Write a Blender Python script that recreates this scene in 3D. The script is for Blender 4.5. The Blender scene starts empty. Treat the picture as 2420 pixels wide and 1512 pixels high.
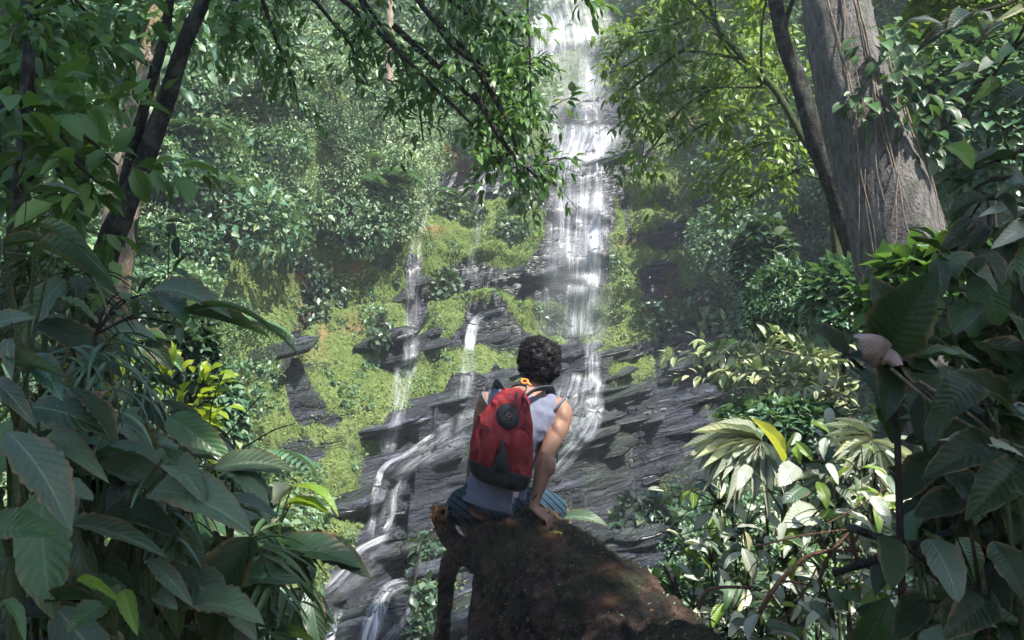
import bpy, bmesh, math, random
import numpy as np
from mathutils import Vector, Matrix
from mathutils.bvhtree import BVHTree

RS = np.random.RandomState(7)
random.seed(7)
scene = bpy.context.scene
COL = scene.collection

# ------------------------------------------------------------------ camera
# photo coordinates below are on a 2420 x 1512 grid; at(u, v, d) gives the point at depth d
CAM = np.array([0.0, 0.0, 1.7]); PITCH = math.radians(8.0); LENS = 35.0
FPX = LENS / 36.0 * 2420
cam_d = bpy.data.cameras.new('camera'); cam = bpy.data.objects.new('camera', cam_d); COL.objects.link(cam)
cam.location = CAM; cam.rotation_euler = (math.radians(90) + PITCH, 0, 0)
cam_d.lens = LENS; cam_d.sensor_width = 36; cam_d.clip_start = 0.05; cam_d.clip_end = 2000
scene.camera = cam
FW = np.array([0, math.cos(PITCH), math.sin(PITCH)]); UP = np.array([0, -math.sin(PITCH), math.cos(PITCH)])

# ------------------------------------------------------------------ sky and sun
SUN = np.array([0.40, -0.44, 0.80]); SUN = SUN / np.linalg.norm(SUN)
world = bpy.data.worlds.new('World'); scene.world = world; world.use_nodes = True
wn = world.node_tree.nodes; wl = world.node_tree.links
sky = wn.new('ShaderNodeTexSky'); sky.sky_type = 'NISHITA'; sky.sun_disc = False
sky.sun_elevation = math.asin(SUN[2]); sky.sun_rotation = math.atan2(SUN[0], SUN[1])
wl.new(sky.outputs[0], wn['Background'].inputs[0]); wn['Background'].inputs[1].default_value = 0.125
sun_d = bpy.data.lights.new('sun', 'SUN'); sun_d.energy = 5.0; sun_d.angle = math.radians(0.6); sun_d.color = (1.0, 0.965, 0.91)
sun = bpy.data.objects.new('sun', sun_d); COL.objects.link(sun); sun.location = (-8, -10, 30)
sun.rotation_euler = Vector(SUN).to_track_quat('Z', 'Y').to_euler()
vs = scene.view_settings; vs.view_transform = 'Standard'; vs.look = 'None'; vs.exposure = 1.35; vs.gamma = 1.0
vs.use_curve_mapping = False
scene.cycles.use_denoising = True
scene.cycles.max_bounces = 4; scene.cycles.transparent_max_bounces = 14
scene.cycles.diffuse_bounces = 2; scene.cycles.glossy_bounces = 2; scene.cycles.volume_bounces = 0
scene.cycles.sample_clamp_indirect = 4.0; scene.cycles.transmission_bounces = 2
scene.cycles.use_adaptive_sampling = True; scene.cycles.adaptive_threshold = 0.03; scene.cycles.adaptive_min_samples = 16

# ------------------------------------------------------------------ helpers: geometry
def at(u, v, d):
    return CAM + d * (FW + np.array([(u - 1210) / FPX, 0, 0]) + UP * ((756 - v) / FPX))
def ray(u, v):
    r = FW + np.array([(u - 1210) / FPX, 0, 0]) + UP * ((756 - v) / FPX)
    return r / np.linalg.norm(r)
def proj(P):
    P = np.asarray(P, float); r = P - CAM; d = r @ FW
    d2 = np.maximum(d, 1e-3)
    return np.stack([1210 + FPX * r[..., 0] / d2, 756 - FPX * (r @ UP) / d2, d], -1)
def nrm(a):
    a = np.asarray(a, float)
    return a / np.maximum(np.linalg.norm(a, axis=-1, keepdims=True), 1e-9)
def smooth(a, b, x):
    t = np.clip((x - a) / (b - a), 0, 1); return t * t * (3 - 2 * t)
def _h(ix, iy, iz, seed):
    n = (ix * 374761393 + iy * 668265263 + iz * 2147483647 + seed * 974634777) & 0xFFFFFFFF
    n = ((n ^ (n >> 13)) * 1274126177) & 0xFFFFFFFF
    n = ((n ^ (n >> 16)) * 2246822519) & 0xFFFFFFFF
    return ((n ^ (n >> 15)) & 0xFFFFFF) / 16777215.0
def vnoise(P, f=1.0, seed=0):
    P = np.asarray(P, float) * f
    i = np.floor(P).astype(np.int64); t = P - i; t = t * t * (3 - 2 * t)
    x, y, z = i[..., 0], i[..., 1], i[..., 2]; tx, ty, tz = t[..., 0], t[..., 1], t[..., 2]
    r = 0
    for a in (0, 1):
        for b in (0, 1):
            for c in (0, 1):
                r = r + _h(x + a, y + b, z + c, seed) * (tx if a else 1 - tx) * (ty if b else 1 - ty) * (tz if c else 1 - tz)
    return r
def fbm(P, f=1.0, o=4, seed=0):
    r = 0; a = 1.0; s = 0
    for k in range(o):
        r = r + a * vnoise(P, f, seed + k * 17); s += a; a *= 0.5; f *= 2.03
    return r / s - 0.5
def in_poly(u, v, poly):
    poly = np.asarray(poly, float); inside = np.zeros(np.shape(u), bool); n = len(poly); j = n - 1
    for i in range(n):
        xi, yi = poly[i]; xj, yj = poly[j]
        c = ((yi > v) != (yj > v)) & (u < (xj - xi) * (v - yi) / (yj - yi + 1e-12) + xi)
        inside ^= c; j = i
    return inside

def mesh_np(name, V, F, mat=None, rnd=None, uv=None, attrs=None, smooth_shade=False):
    """V (n,3), F (m,3) or (m,4); uv is per vertex"""
    me = bpy.data.meshes.new(name); V = np.asarray(V, np.float32); F = np.asarray(F, np.int32); k = F.shape[1]
    me.vertices.add(len(V)); me.vertices.foreach_set('co', V.ravel())
    me.loops.add(F.size); me.loops.foreach_set('vertex_index', F.ravel())
    me.polygons.add(len(F)); me.polygons.foreach_set('loop_start', np.arange(0, F.size, k, dtype=np.int32))
    me.polygons.foreach_set('loop_total', np.full(len(F), k, np.int32))
    if smooth_shade: me.polygons.foreach_set('use_smooth', np.ones(len(F), bool))
    a = dict(attrs or {})
    if rnd is not None: a['rnd'] = rnd
    for n, val in a.items():
        at_ = me.attributes.new(n, 'FLOAT', 'POINT'); at_.data.foreach_set('value', np.asarray(val, np.float32))
    if uv is not None:
        l = me.uv_layers.new(name='UVMap'); l.data.foreach_set('uv', np.asarray(uv, np.float32)[F.ravel()].ravel())
    me.update(calc_edges=True)
    if mat: me.materials.append(mat)
    return me
def link(name, data, parent=None, loc=None):
    o = bpy.data.objects.new(name, data); COL.objects.link(o)
    if parent is not None: o.parent = parent
    if loc is not None: o.location = loc
    return o
def tag(o, label=None, cat=None, group=None, kind=None):
    if label: o['label'] = label
    if cat: o['category'] = cat
    if group: o['group'] = group
    if kind: o['kind'] = kind
    return o
def thing(name, label, cat, loc=(0, 0, 0), group=None):
    o = link(name, None, None, tuple(float(c) for c in loc)); o.empty_display_size = 0.1
    return tag(o, label, cat, group)
def part(name, V, F, mat, root, rnd=None, uv=None, attrs=None, smooth_shade=False, kind=None):
    """mesh given in world coordinates, stored relative to its root"""
    off = np.array(world_loc(root))
    o = link(name, mesh_np(name, np.asarray(V) - off, F, mat, rnd, uv, attrs, smooth_shade), root)
    if kind: o['kind'] = kind
    return o
def world_loc(o):
    l = np.zeros(3)
    while o is not None:
        l = l + np.array(o.location); o = o.parent
    return l
def merge(parts):
    Vs, Fs, n = [], [], 0
    for V, F in parts:
        Vs.append(V); Fs.append(np.asarray(F) + n); n += len(V)
    return np.concatenate(Vs), np.concatenate(Fs)
def spline(pts, n):
    """Catmull-Rom through pts (k, m) -> n samples"""
    p = np.asarray(pts, float); k = len(p)
    q = np.vstack([2 * p[0] - p[1], p, 2 * p[-1] - p[-2]])
    t = np.linspace(0, k - 1, n); i = np.minimum(t.astype(int), k - 2); f = (t - i)[:, None]
    a, b, c, d = q[i], q[i + 1], q[i + 2], q[i + 3]
    return 0.5 * (2 * b + (c - a) * f + (2 * a - 5 * b + 4 * c - d) * f ** 2 + (3 * b - a - 3 * c + d) * f ** 3)
def tube(path, radii, sides=8, cap=True, bump=None, squash=None):
    """quads; path (n,3)"""
    P = np.asarray(path, float); n = len(P); R = np.broadcast_to(np.asarray(radii, float), (n,))
    T = nrm(np.gradient(P, axis=0)); ref = np.array([0.13, -0.97, 0.2]) if abs(T[0] @ np.array([0.13, -0.97, 0.2])) < 0.9 else np.array([1.0, 0.1, 0])
    X = np.zeros((n, 3)); x = nrm(ref - (ref @ T[0]) * T[0])
    for i in range(n):
        x = nrm(x - (x @ T[i]) * T[i]); X[i] = x
    Y = np.cross(T, X); a = np.linspace(0, 2 * np.pi, sides, endpoint=False)
    rr = np.repeat(R[:, None], sides, 1)
    sx, sy = squash or (1, 1)
    V = P[:, None] + rr[..., None] * (np.cos(a)[None, :, None] * X[:, None] * sx + np.sin(a)[None, :, None] * Y[:, None] * sy)
    if bump is not None:
        N = nrm(V - P[:, None]); V = V + N * bump(V, a)[..., None] * rr[..., None]
    idx = np.arange(n * sides).reshape(n, sides); nx = np.roll(idx, -1, 1)
    F = np.stack([idx[:-1], nx[:-1], nx[1:], idx[1:]], -1).reshape(-1, 4)
    V = V.reshape(-1, 3)
    if cap:
        V = np.vstack([V, P[0], P[-1]]); c0, c1 = n * sides, n * sides + 1
        f0 = np.stack([nx[0], idx[0], np.full(sides, c0), np.full(sides, c0)], -1)
        f1 = np.stack([idx[-1], nx[-1], np.full(sides, c1), np.full(sides, c1)], -1)
        # caps as thin quads: split into degenerate-free quads by using triangles expressed below
        F = tri(F); F = np.vstack([F, f0[:, :3], f1[:, :3]])
        return V, F
    return V, tri(F)
def tri(F):
    F = np.asarray(F)
    if F.shape[1] == 3: return F
    return np.vstack([F[:, [0, 1, 2]], F[:, [0, 2, 3]]])
def loft(rings, cap=True):
    """rings: list of (k,3) arrays"""
    R = np.asarray(rings, float); n, k = R.shape[:2]
    idx = np.arange(n * k).reshape(n, k); nx = np.roll(idx, -1, 1)
    F = tri(np.stack([idx[:-1], nx[:-1], nx[1:], idx[1:]], -1).reshape(-1, 4)); V = R.reshape(-1, 3)
    if cap:
        V = np.vstack([V, R[0].mean(0), R[-1].mean(0)])
        F = np.vstack([F, np.stack([nx[0], idx[0], np.full(k, n * k)], -1), np.stack([idx[-1], nx[-1], np.full(k, n * k + 1)], -1)])
    return V, F

# leaves as joined geometry
def leaf_geo(P, D, N, L, W, kind='q', fold=0.25, droop=0.12):
    P = np.asarray(P, float); D = nrm(D); n = len(P)
    L = np.broadcast_to(np.asarray(L, float), (n,))[:, None]; W = np.broadcast_to(np.asarray(W, float), (n,))[:, None]
    S = nrm(np.cross(D, N)); N = np.cross(S, D)
    if kind == 'q':
        V = np.stack([P, P + D * L * .45 - S * W + N * W * fold, P + D * L - N * L * droop, P + D * L * .45 + S * W + N * W * fold], 1)
        f = np.array([[0, 2, 1], [0, 3, 2]])
    else:
        V = np.stack([P, P + D * L * .5 + N * L * .05, P + D * L - N * L * droop,
                      P + D * L * .22 - S * W * .85 + N * W * fold, P + D * L * .6 - S * W * .8 + N * (W * fold - L * droop * .2),
                      P + D * L * .22 + S * W * .85 + N * W * fold, P + D * L * .6 + S * W * .8 + N * (W * fold - L * droop * .2)], 1)
        f = np.array([[0, 1, 3], [3, 1, 4], [1, 2, 4], [0, 5, 1], [5, 6, 1], [1, 6, 2]])
    k = V.shape[1]
    F = (f[None] + (np.arange(n) * k)[:, None, None]).reshape(-1, 3)
    return V.reshape(-1, 3), F, k
def rand_dirs(n):
    return nrm(RS.normal(size=(n, 3)))
def clump_leaves(c, R, n, out, leaf, up=0.5, spread=0.7):
    """leaf positions over the outer shell of an ellipsoid at c facing 'out'"""
    d = rand_dirs(n * 2); d = d[(d @ nrm(np.asarray(out))) > -0.25][:n]
    m = len(d); lump = 0.78 + 0.45 * vnoise(d * 2.2 + np.asarray(c), 1.0, 5)
    r = (0.72 + 0.28 * RS.rand(m) ** 0.5) * lump
    P = np.asarray(c) + d * r[:, None] * np.asarray(R)
    D = nrm(d * 0.55 + rand_dirs(m) * spread + np.array([0, 0, -0.35]))
    N = nrm(d * 0.5 + np.array([0, 0, up]) + rand_dirs(m) * 0.5)
    L = leaf * RS.uniform(0.6, 1.35, m)
    return P, D, N, L

ORD = ['first', 'second', 'third', 'fourth', 'fifth', 'sixth', 'seventh', 'eighth', 'ninth', 'tenth', 'eleventh', 'twelfth', 'thirteenth', 'fourteenth', 'fifteenth', 'sixteenth', 'seventeenth', 'eighteenth', 'nineteenth', 'twentieth', 'twenty-first', 'twenty-second']
PENDING = {}
def later_label(root, text, u):
    """things that look alike at one place are told apart by their order from the left"""
    PENDING.setdefault(text, []).append((u, root))
def settle_labels():
    for text, lst in PENDING.items():
        lst.sort(key=lambda x: x[0])
        for i, (u, r) in enumerate(lst): r['label'] = text if len(lst) == 1 else text + ', ' + ORD[min(i, 21)] + ' from the left'
# ------------------------------------------------------------------ materials
def new_mat(name):
    m = bpy.data.materials.new(name); m.use_nodes = True; nt = m.node_tree; nt.nodes.clear()
    return m, nt, nt.nodes, nt.links
def nd(nt, t, **kw):
    n = nt.nodes.new('ShaderNode' + t)
    for k, v in kw.items(): setattr(n, k, v)
    return n
def sock(n, name, v):
    n.inputs[name].default_value = v
def ramp(nt, fac, stops):
    r = nd(nt, 'ValToRGB'); e = r.color_ramp.elements
    while len(e) < len(stops): e.new(0.5)
    for el, (p, c) in zip(e, stops):
        el.position = p; el.color = (c[0], c[1], c[2], 1) if not np.isscalar(c) else (c, c, c, 1)
    if fac is not None: nt.links.new(fac, r.inputs[0])
    return r.outputs[0]
def noise(nt, scale, detail=4, rough=0.55, vec=None, dist=0.0):
    n = nd(nt, 'TexNoise'); sock(n, 'Scale', scale); sock(n, 'Detail', detail); sock(n, 'Roughness', rough); sock(n, 'Distortion', dist)
    if vec is not None: nt.links.new(vec, n.inputs['Vector'])
    return n.outputs['Fac']
def mth(nt, op, a, b=None, c=None, clamp=False):
    n = nd(nt, 'Math', operation=op, use_clamp=clamp)
    for i, x in enumerate((a, b, c)):
        if x is None: continue
        if isinstance(x, (int, float)): n.inputs[i].default_value = x
        else: nt.links.new(x, n.inputs[i])
    return n.outputs[0]
def mixc(nt, fac, a, b, blend='MIX'):
    n = nd(nt, 'Mix', data_type='RGBA', blend_type=blend)
    for s, x in ((0, fac), (6, a), (7, b)):
        if isinstance(x, (int, float)): n.inputs[s].default_value = x
        elif isinstance(x, tuple): n.inputs[s].default_value = (x[0], x[1], x[2], 1)
        else: nt.links.new(x, n.inputs[s])
    return n.outputs[2]
def bump(nt, h, strength=0.5, dist=0.02):
    b = nd(nt, 'Bump'); sock(b, 'Strength', strength); sock(b, 'Distance', dist); nt.links.new(h, b.inputs['Height'])
    return b.outputs[0]
def attr(nt, name):
    return nd(nt, 'Attribute', attribute_name=name).outputs['Fac']
def objco(nt):
    return nd(nt, 'TexCoord').outputs['Object']
def out(nt, sh, vol=None):
    o = nd(nt, 'OutputMaterial')
    if sh is not None: nt.links.new(sh, o.inputs[0])
    if vol is not None: nt.links.new(vol, o.inputs[1])
def pbsdf(nt, col, rough=0.6, spec=0.5, normal=None, **kw):
    p = nd(nt, 'BsdfPrincipled')
    if isinstance(col, tuple): sock(p, 'Base Color', (col[0], col[1], col[2], 1))
    else: nt.links.new(col, p.inputs['Base Color'])
    if isinstance(rough, (int, float)): sock(p, 'Roughness', rough)
    else: nt.links.new(rough, p.inputs['Roughness'])
    if isinstance(spec, (int, float)): sock(p, 'Specular IOR Level', spec)
    else: nt.links.new(spec, p.inputs['Specular IOR Level'])
    if normal is not None: nt.links.new(normal, p.inputs['Normal'])
    for k, v in kw.items(): sock(p, k.replace('_', ' '), v)
    return p.outputs[0]
def mixs(nt, fac, a, b):
    m = nd(nt, 'MixShader')
    if isinstance(fac, (int, float)): m.inputs[0].default_value = fac
    else: nt.links.new(fac, m.inputs[0])
    nt.links.new(a, m.inputs[1]); nt.links.new(b, m.inputs[2]); return m.outputs[0]

def mat_leaf(name, dark, mid, light, rough=0.42, trans=0.28, tcol=(0.16, 0.30, 0.03), spec=0.5):
    """small leaves; colour varies leaf by leaf"""
    m, nt, N, L = new_mat(name)
    r = mth(nt, 'FRACT', mth(nt, 'ADD', attr(nt, 'rnd'), nd(nt, 'ObjectInfo').outputs['Random']))
    c = ramp(nt, r, [(0.0, dark), (0.5, mid), (0.93, light), (1.0, (light[0] * 1.3, light[1] * 1.05, light[2] * 0.8))])
    n = noise(nt, 1.1, 3, vec=nd(nt, 'NewGeometry').outputs['Position'])
    c = mixc(nt, mth(nt, 'MULTIPLY', n, 0.55), c, mid)
    sh = pbsdf(nt, c, rough, spec)
    t = nd(nt, 'BsdfTranslucent'); L.new(mixc(nt, 0.5, c, tcol), t.inputs[0])
    out(nt, mixs(nt, trans, sh, t.outputs[0])); return m
def mat_bigleaf(name, base, vein, trans=0.25, tcol=(0.14, 0.28, 0.03), rough=0.4, veins=11.0, blotch=0.5, spec=0.5):
    """broad leaves with midrib, side veins and insect-worn blotches; UV: x across, y along"""
    m, nt, N, L = new_mat(name)
    uv = nd(nt, 'TexCoord').outputs['UV']; sep = nd(nt, 'SeparateXYZ'); L.new(uv, sep.inputs[0])
    ax = mth(nt, 'ABSOLUTE', mth(nt, 'SUBTRACT', sep.outputs[0], 0.5))
    rib = mth(nt, 'LESS_THAN', ax, 0.022)
    w = mth(nt, 'SUBTRACT', mth(nt, 'MULTIPLY', sep.outputs[1], veins), mth(nt, 'MULTIPLY', ax, veins * 0.45))
    s = mth(nt, 'ABSOLUTE', mth(nt, 'SUBTRACT', mth(nt, 'FRACT', w), 0.5))
    vline = mth(nt, 'LESS_THAN', s, 0.055)
    rnd = nd(nt, 'ObjectInfo').outputs['Random']
    pos = nd(nt, 'NewGeometry').outputs['Position']
    n1 = noise(nt, 9.0, 5, 0.65, pos); n2 = noise(nt, 45.0, 4, 0.6, pos)
    c = ramp(nt, rnd, [(0.0, tuple(x * 0.6 for x in base)), (0.5, base), (1.0, (base[0] * 1.7, base[1] * 1.5, base[2] * 1.15))])
    c = mixc(nt, mth(nt, 'MULTIPLY', ramp(nt, n1, [(0.42, 0.0), (0.7, 1.0)]), blotch), c, (base[0] * 0.75 + .03, base[1] * 0.62 + .02, base[2] * 0.6 + .012))
    c = mixc(nt, mth(nt, 'MULTIPLY', ramp(nt, n2, [(0.62, 0.0), (0.7, 1.0)]), blotch * 0.7), c, (0.16, 0.15, 0.09))
    c = mixc(nt, mth(nt, 'MULTIPLY', ramp(nt, mth(nt, 'ADD', ax, mth(nt, 'MULTIPLY', n1, 0.5)), [(0.66, 0.0), (0.74, 1.0)]), min(1.0, blotch * 1.7)), c, (0.13, 0.085, 0.035))
    c = mixc(nt, mth(nt, 'MULTIPLY', vline, 0.28), c, vein)
    c = mixc(nt, mth(nt, 'MULTIPLY', rib, 0.75), c, vein)
    h = mth(nt, 'ADD', mth(nt, 'MULTIPLY', s, 1.0), mth(nt, 'MULTIPLY', n1, 0.4))
    sh = pbsdf(nt, c, rough, spec, bump(nt, h, 0.25, 0.01))
    t = nd(nt, 'BsdfTranslucent'); L.new(mixc(nt, 0.5, c, tcol), t.inputs[0])
    out(nt, mixs(nt, trans, sh, t.outputs[0])); return m

M = {}
M['jungle'] = mat_leaf('jungle leaves', (0.036, 0.098, 0.055), (0.088, 0.182, 0.096), (0.20, 0.285, 0.14), 0.42, 0.25)
M['pale'] = mat_leaf('pale feathery leaves', (0.095, 0.175, 0.085), (0.175, 0.27, 0.135), (0.30, 0.385, 0.21), 0.55, 0.25)  # part of the paleness is sunlight put into the leaf colour
M['glossy'] = mat_leaf('glossy cliff leaves', (0.026, 0.058, 0.034), (0.055, 0.105, 0.058), (0.13, 0.18, 0.11), 0.36, 0.15)
M['canopy'] = mat_leaf('overhanging leaves', (0.032, 0.085, 0.020), (0.062, 0.145, 0.032), (0.12, 0.22, 0.045), 0.42, 0.4)
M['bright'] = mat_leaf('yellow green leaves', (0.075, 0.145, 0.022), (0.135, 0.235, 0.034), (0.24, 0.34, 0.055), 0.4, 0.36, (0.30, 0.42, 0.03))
M['whitish'] = mat_leaf('sun bleached leaves', (0.17, 0.23, 0.08), (0.30, 0.34, 0.17), (0.5, 0.5, 0.32), 0.38, 0.2, spec=0.7)  # whiteness of sunlit leaves put into the colour
M['lime'] = mat_leaf('lime leaves', (0.10, 0.19, 0.02), (0.19, 0.28, 0.025), (0.30, 0.36, 0.04), 0.4, 0.45, (0.5, 0.6, 0.03))
M['moss_tuft'] = mat_leaf('moss tufts', (0.060, 0.105, 0.028), (0.135, 0.190, 0.058), (0.25, 0.295, 0.115), 0.8, 0.3, spec=0.15)
M['dead'] = mat_leaf('dead leaves', (0.16, 0.10, 0.05), (0.30, 0.22, 0.12), (0.45, 0.38, 0.25), 0.7, 0.2, (0.3, 0.2, 0.08), 0.2)
M['big_grey'] = mat_bigleaf('broad grey green leaf', (0.058, 0.108, 0.064), (0.15, 0.20, 0.13), 0.18, rough=0.42, spec=0.45)
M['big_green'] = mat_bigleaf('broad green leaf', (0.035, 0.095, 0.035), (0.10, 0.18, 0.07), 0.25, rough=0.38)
M['big_dark'] = mat_bigleaf('broad dark leaf', (0.009, 0.028, 0.009), (0.018, 0.042, 0.014), 0.18, rough=0.5, spec=0.25)  # green leaf darkened; deep shade is put into its colour
M['big_bright'] = mat_bigleaf('broad lime leaf', (0.14, 0.26, 0.03), (0.26, 0.36, 0.09), 0.45, (0.4, 0.5, 0.03), 0.4, blotch=0.2)
M['big_pale'] = mat_bigleaf('broad pale leaf', (0.40, 0.45, 0.34), (0.5, 0.53, 0.42), 0.2, rough=0.36, blotch=0.3, spec=0.6)  # pale leaf; near-white sun glare is put into its colour
M['big_pink'] = mat_bigleaf('dry curled leaf', (0.36, 0.28, 0.27), (0.24, 0.16, 0.14), 0.2, (0.5, 0.25, 0.2), 0.6, blotch=0.55)
M['big_yellow'] = mat_bigleaf('yellow leaf', (0.46, 0.50, 0.06), (0.55, 0.55, 0.18), 0.4, (0.6, 0.6, 0.05), 0.45, blotch=0.2)
M['palm'] = mat_bigleaf('palm leaflet', (0.030, 0.092, 0.050), (0.09, 0.17, 0.10), 0.2, rough=0.32, veins=0.0, blotch=0.3)

def mat_cliff():
    m, nt, N, L = new_mat('wet slate and moss')
    geo = nd(nt, 'NewGeometry').outputs['Position']
    mr = nd(nt, 'Mapping'); L.new(geo, mr.inputs[0]); mr.inputs['Rotation'].default_value = (0, math.radians(15), 0)
    mp = nd(nt, 'Mapping'); L.new(mr.outputs[0], mp.inputs[0]); mp.inputs['Scale'].default_value = (0.30, 0.36, 3.3)
    st = noise(nt, 2.0, 8, 0.68, mp.outputs[0], 0.6); st2 = noise(nt, 9.0, 6, 0.6, mp.outputs[0], 0.3)
    n1 = noise(nt, 0.7, 5, 0.6, geo); n2 = noise(nt, 7.0, 6, 0.62, geo); n3 = noise(nt, 30.0, 4, 0.6, geo)
    rock = ramp(nt, st, [(0.38, (0.004, 0.005, 0.008)), (0.48, (0.016, 0.019, 0.028)), (0.57, (0.046, 0.052, 0.074)), (0.70, (0.17, 0.178, 0.225))])
    vo = nd(nt, 'TexVoronoi', feature='DISTANCE_TO_EDGE'); sock(vo, 'Scale', 1.5); dv = nd(nt, 'VectorMath', operation='ADD'); L.new(mp.outputs[0], dv.inputs[0])
    sc_ = nd(nt, 'VectorMath', operation='SCALE'); nc = nd(nt, 'TexNoise'); sock(nc, 'Scale', 2.2); sock(nc, 'Detail', 5); L.new(geo, nc.inputs['Vector']); L.new(nc.outputs['Color'], sc_.inputs[0]); sc_.inputs[3].default_value = 0.75; L.new(sc_.outputs[0], dv.inputs[1])
    L.new(dv.outputs[0], vo.inputs['Vector'])
    vo2 = nd(nt, 'TexVoronoi', feature='DISTANCE_TO_EDGE'); sock(vo2, 'Scale', 4.6); L.new(dv.outputs[0], vo2.inputs['Vector'])
    crack = mth(nt, 'MULTIPLY', ramp(nt, vo.outputs['Distance'], [(0.0, 0.0), (0.075, 1.0)]), ramp(nt, vo2.outputs['Distance'], [(0.0, 0.6), (0.05, 1.0)]))
    crack = mth(nt, 'MAXIMUM', crack, ramp(nt, noise(nt, 1.3, 3, 0.5, geo), [(0.46, 0.0), (0.58, 0.8)]))
    rock = mixc(nt, crack, (0.005, 0.006, 0.008), rock)  # crack lines darkened in the colour, standing in for undercut shade
    rock = mixc(nt, mth(nt, 'MULTIPLY', ramp(nt, n1, [(0.45, 0.0), (0.6, 1.0)]), 0.65), rock, (0.042, 0.058, 0.034))
    rock = mixc(nt, mth(nt, 'MULTIPLY', ramp(nt, noise(nt, 0.45, 4, 0.6, mr.outputs[0]), [(0.42, 1.0), (0.55, 0.0)]), 0.6), rock, (0.010, 0.012, 0.016))
    moss = ramp(nt, n2, [(0.25, (0.045, 0.074, 0.022)), (0.5, (0.135, 0.185, 0.056)), (0.72, (0.245, 0.285, 0.11))])
    moss = mixc(nt, ramp(nt, n1, [(0.4, 0.0), (0.68, 0.75)]), moss, (0.095, 0.145, 0.035))
    mm = attr(nt, 'moss')
    edge = mth(nt, 'ADD', mm, mth(nt, 'MULTIPLY', mth(nt, 'SUBTRACT', mth(nt, 'ADD', n2, mth(nt, 'MULTIPLY', st2, 0.6)), 0.8), 0.9))
    mf = ramp(nt, edge, [(0.34, 0.0), (0.62, 1.0)])
    col = mixc(nt, mf, rock, moss)
    soil = mth(nt, 'MULTIPLY', attr(nt, 'soil'), ramp(nt, n2, [(0.35, 0.2), (0.6, 1.0)]))
    col = mixc(nt, soil, col, (0.34, 0.19, 0.10))
    rg = mixc(nt, mf, ramp(nt, n2, [(0.3, 0.27), (0.7, 0.52)]), (0.9, 0.9, 0.9))
    sp = mixc(nt, mf, (0.6, 0.6, 0.6), (0.1, 0.1, 0.1))
    h = mixc(nt, mf, mth(nt, 'ADD', mth(nt, 'ADD', st, mth(nt, 'MULTIPLY', crack, 0.5)), mth(nt, 'MULTIPLY', st2, 0.45)), mth(nt, 'ADD', mth(nt, 'MULTIPLY', n2, 0.7), mth(nt, 'MULTIPLY', n3, 0.5)))
    out(nt, pbsdf(nt, col, rg, sp, bump(nt, h, 1.0, 0.16))); return m
M['cliff'] = mat_cliff()

def mat_ground():
    m, nt, N, L = new_mat('leaf litter')
    g = nd(nt, 'NewGeometry').outputs['Position']
    n1 = noise(nt, 3.0, 6, 0.65, g); n2 = noise(nt, 25.0, 5, 0.6, g)
    c = ramp(nt, n1, [(0.3, (0.020, 0.017, 0.012)), (0.55, (0.045, 0.036, 0.022)), (0.75, (0.05, 0.07, 0.022))])
    c = mixc(nt, mth(nt, 'MULTIPLY', n2, 0.6), c, (0.03, 0.024, 0.016))
    out(nt, pbsdf(nt, c, 0.9, 0.2, bump(nt, mth(nt, 'ADD', n1, n2), 0.8, 0.05))); return m
M['ground'] = mat_ground()

def mat_bark(name, c0, c1, c2, lichen=None, sx=1.0, rough=0.85, sz=0.9):
    m, nt, N, L = new_mat(name)
    co = objco(nt); mp = nd(nt, 'Mapping'); L.new(co, mp.inputs[0]); mp.inputs['Scale'].default_value = (4 * sx, 4 * sx, sz * sx)
    n1 = noise(nt, 2.5, 8, 0.65, mp.outputs[0], 0.5); n2 = noise(nt, 4.0 * sx, 5, 0.6, co); n3 = noise(nt, 26 * sx, 4, 0.6, co)
    c = ramp(nt, n1, [(0.3, c0), (0.52, c1), (0.75, c2)])
    if lichen: c = mixc(nt, ramp(nt, n2, [(0.5, 0.0), (0.66, 0.85)]), c, lichen)
    c = mixc(nt, mth(nt, 'MULTIPLY', ramp(nt, n3, [(0.55, 0.0), (0.7, 1.0)]), 0.4), c, c0)
    out(nt, pbsdf(nt, c, rough, 0.25, bump(nt, mth(nt, 'ADD', n1, mth(nt, 'MULTIPLY', n3, 0.4)), 1.0, 0.05))); return m
M['bark_big'] = mat_bark('pale grey bark', (0.045, 0.040, 0.036), (0.145, 0.132, 0.122), (0.27, 0.25, 0.232), (0.10, 0.115, 0.085), 1.6, 0.85, 1.5)
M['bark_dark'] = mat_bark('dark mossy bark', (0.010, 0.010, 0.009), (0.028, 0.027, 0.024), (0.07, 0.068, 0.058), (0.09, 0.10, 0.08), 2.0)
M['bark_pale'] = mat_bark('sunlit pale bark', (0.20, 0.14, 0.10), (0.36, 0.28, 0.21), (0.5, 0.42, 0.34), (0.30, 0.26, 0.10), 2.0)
M['twig'] = mat_bark('dark twig', (0.020, 0.016, 0.012), (0.045, 0.036, 0.026), (0.08, 0.065, 0.05), None, 6.0)
M['green_stem'] = mat_bark('green stem', (0.04, 0.06, 0.02), (0.08, 0.11, 0.035), (0.13, 0.16, 0.06), None, 6.0, 0.6)
M['red_stem'] = mat_bark('reddish stem', (0.10, 0.050, 0.032), (0.20, 0.11, 0.07), (0.30, 0.19, 0.13), None, 6.0, 0.7)
M['liana'] = mat_bark('dry aerial root', (0.15, 0.115, 0.085), (0.30, 0.24, 0.18), (0.44, 0.37, 0.29), None, 5.0)
M['wood'] = mat_bark('torn orange wood', (0.20, 0.08, 0.03), (0.42, 0.20, 0.09), (0.62, 0.40, 0.2), None, 3.0, 0.8)

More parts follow.
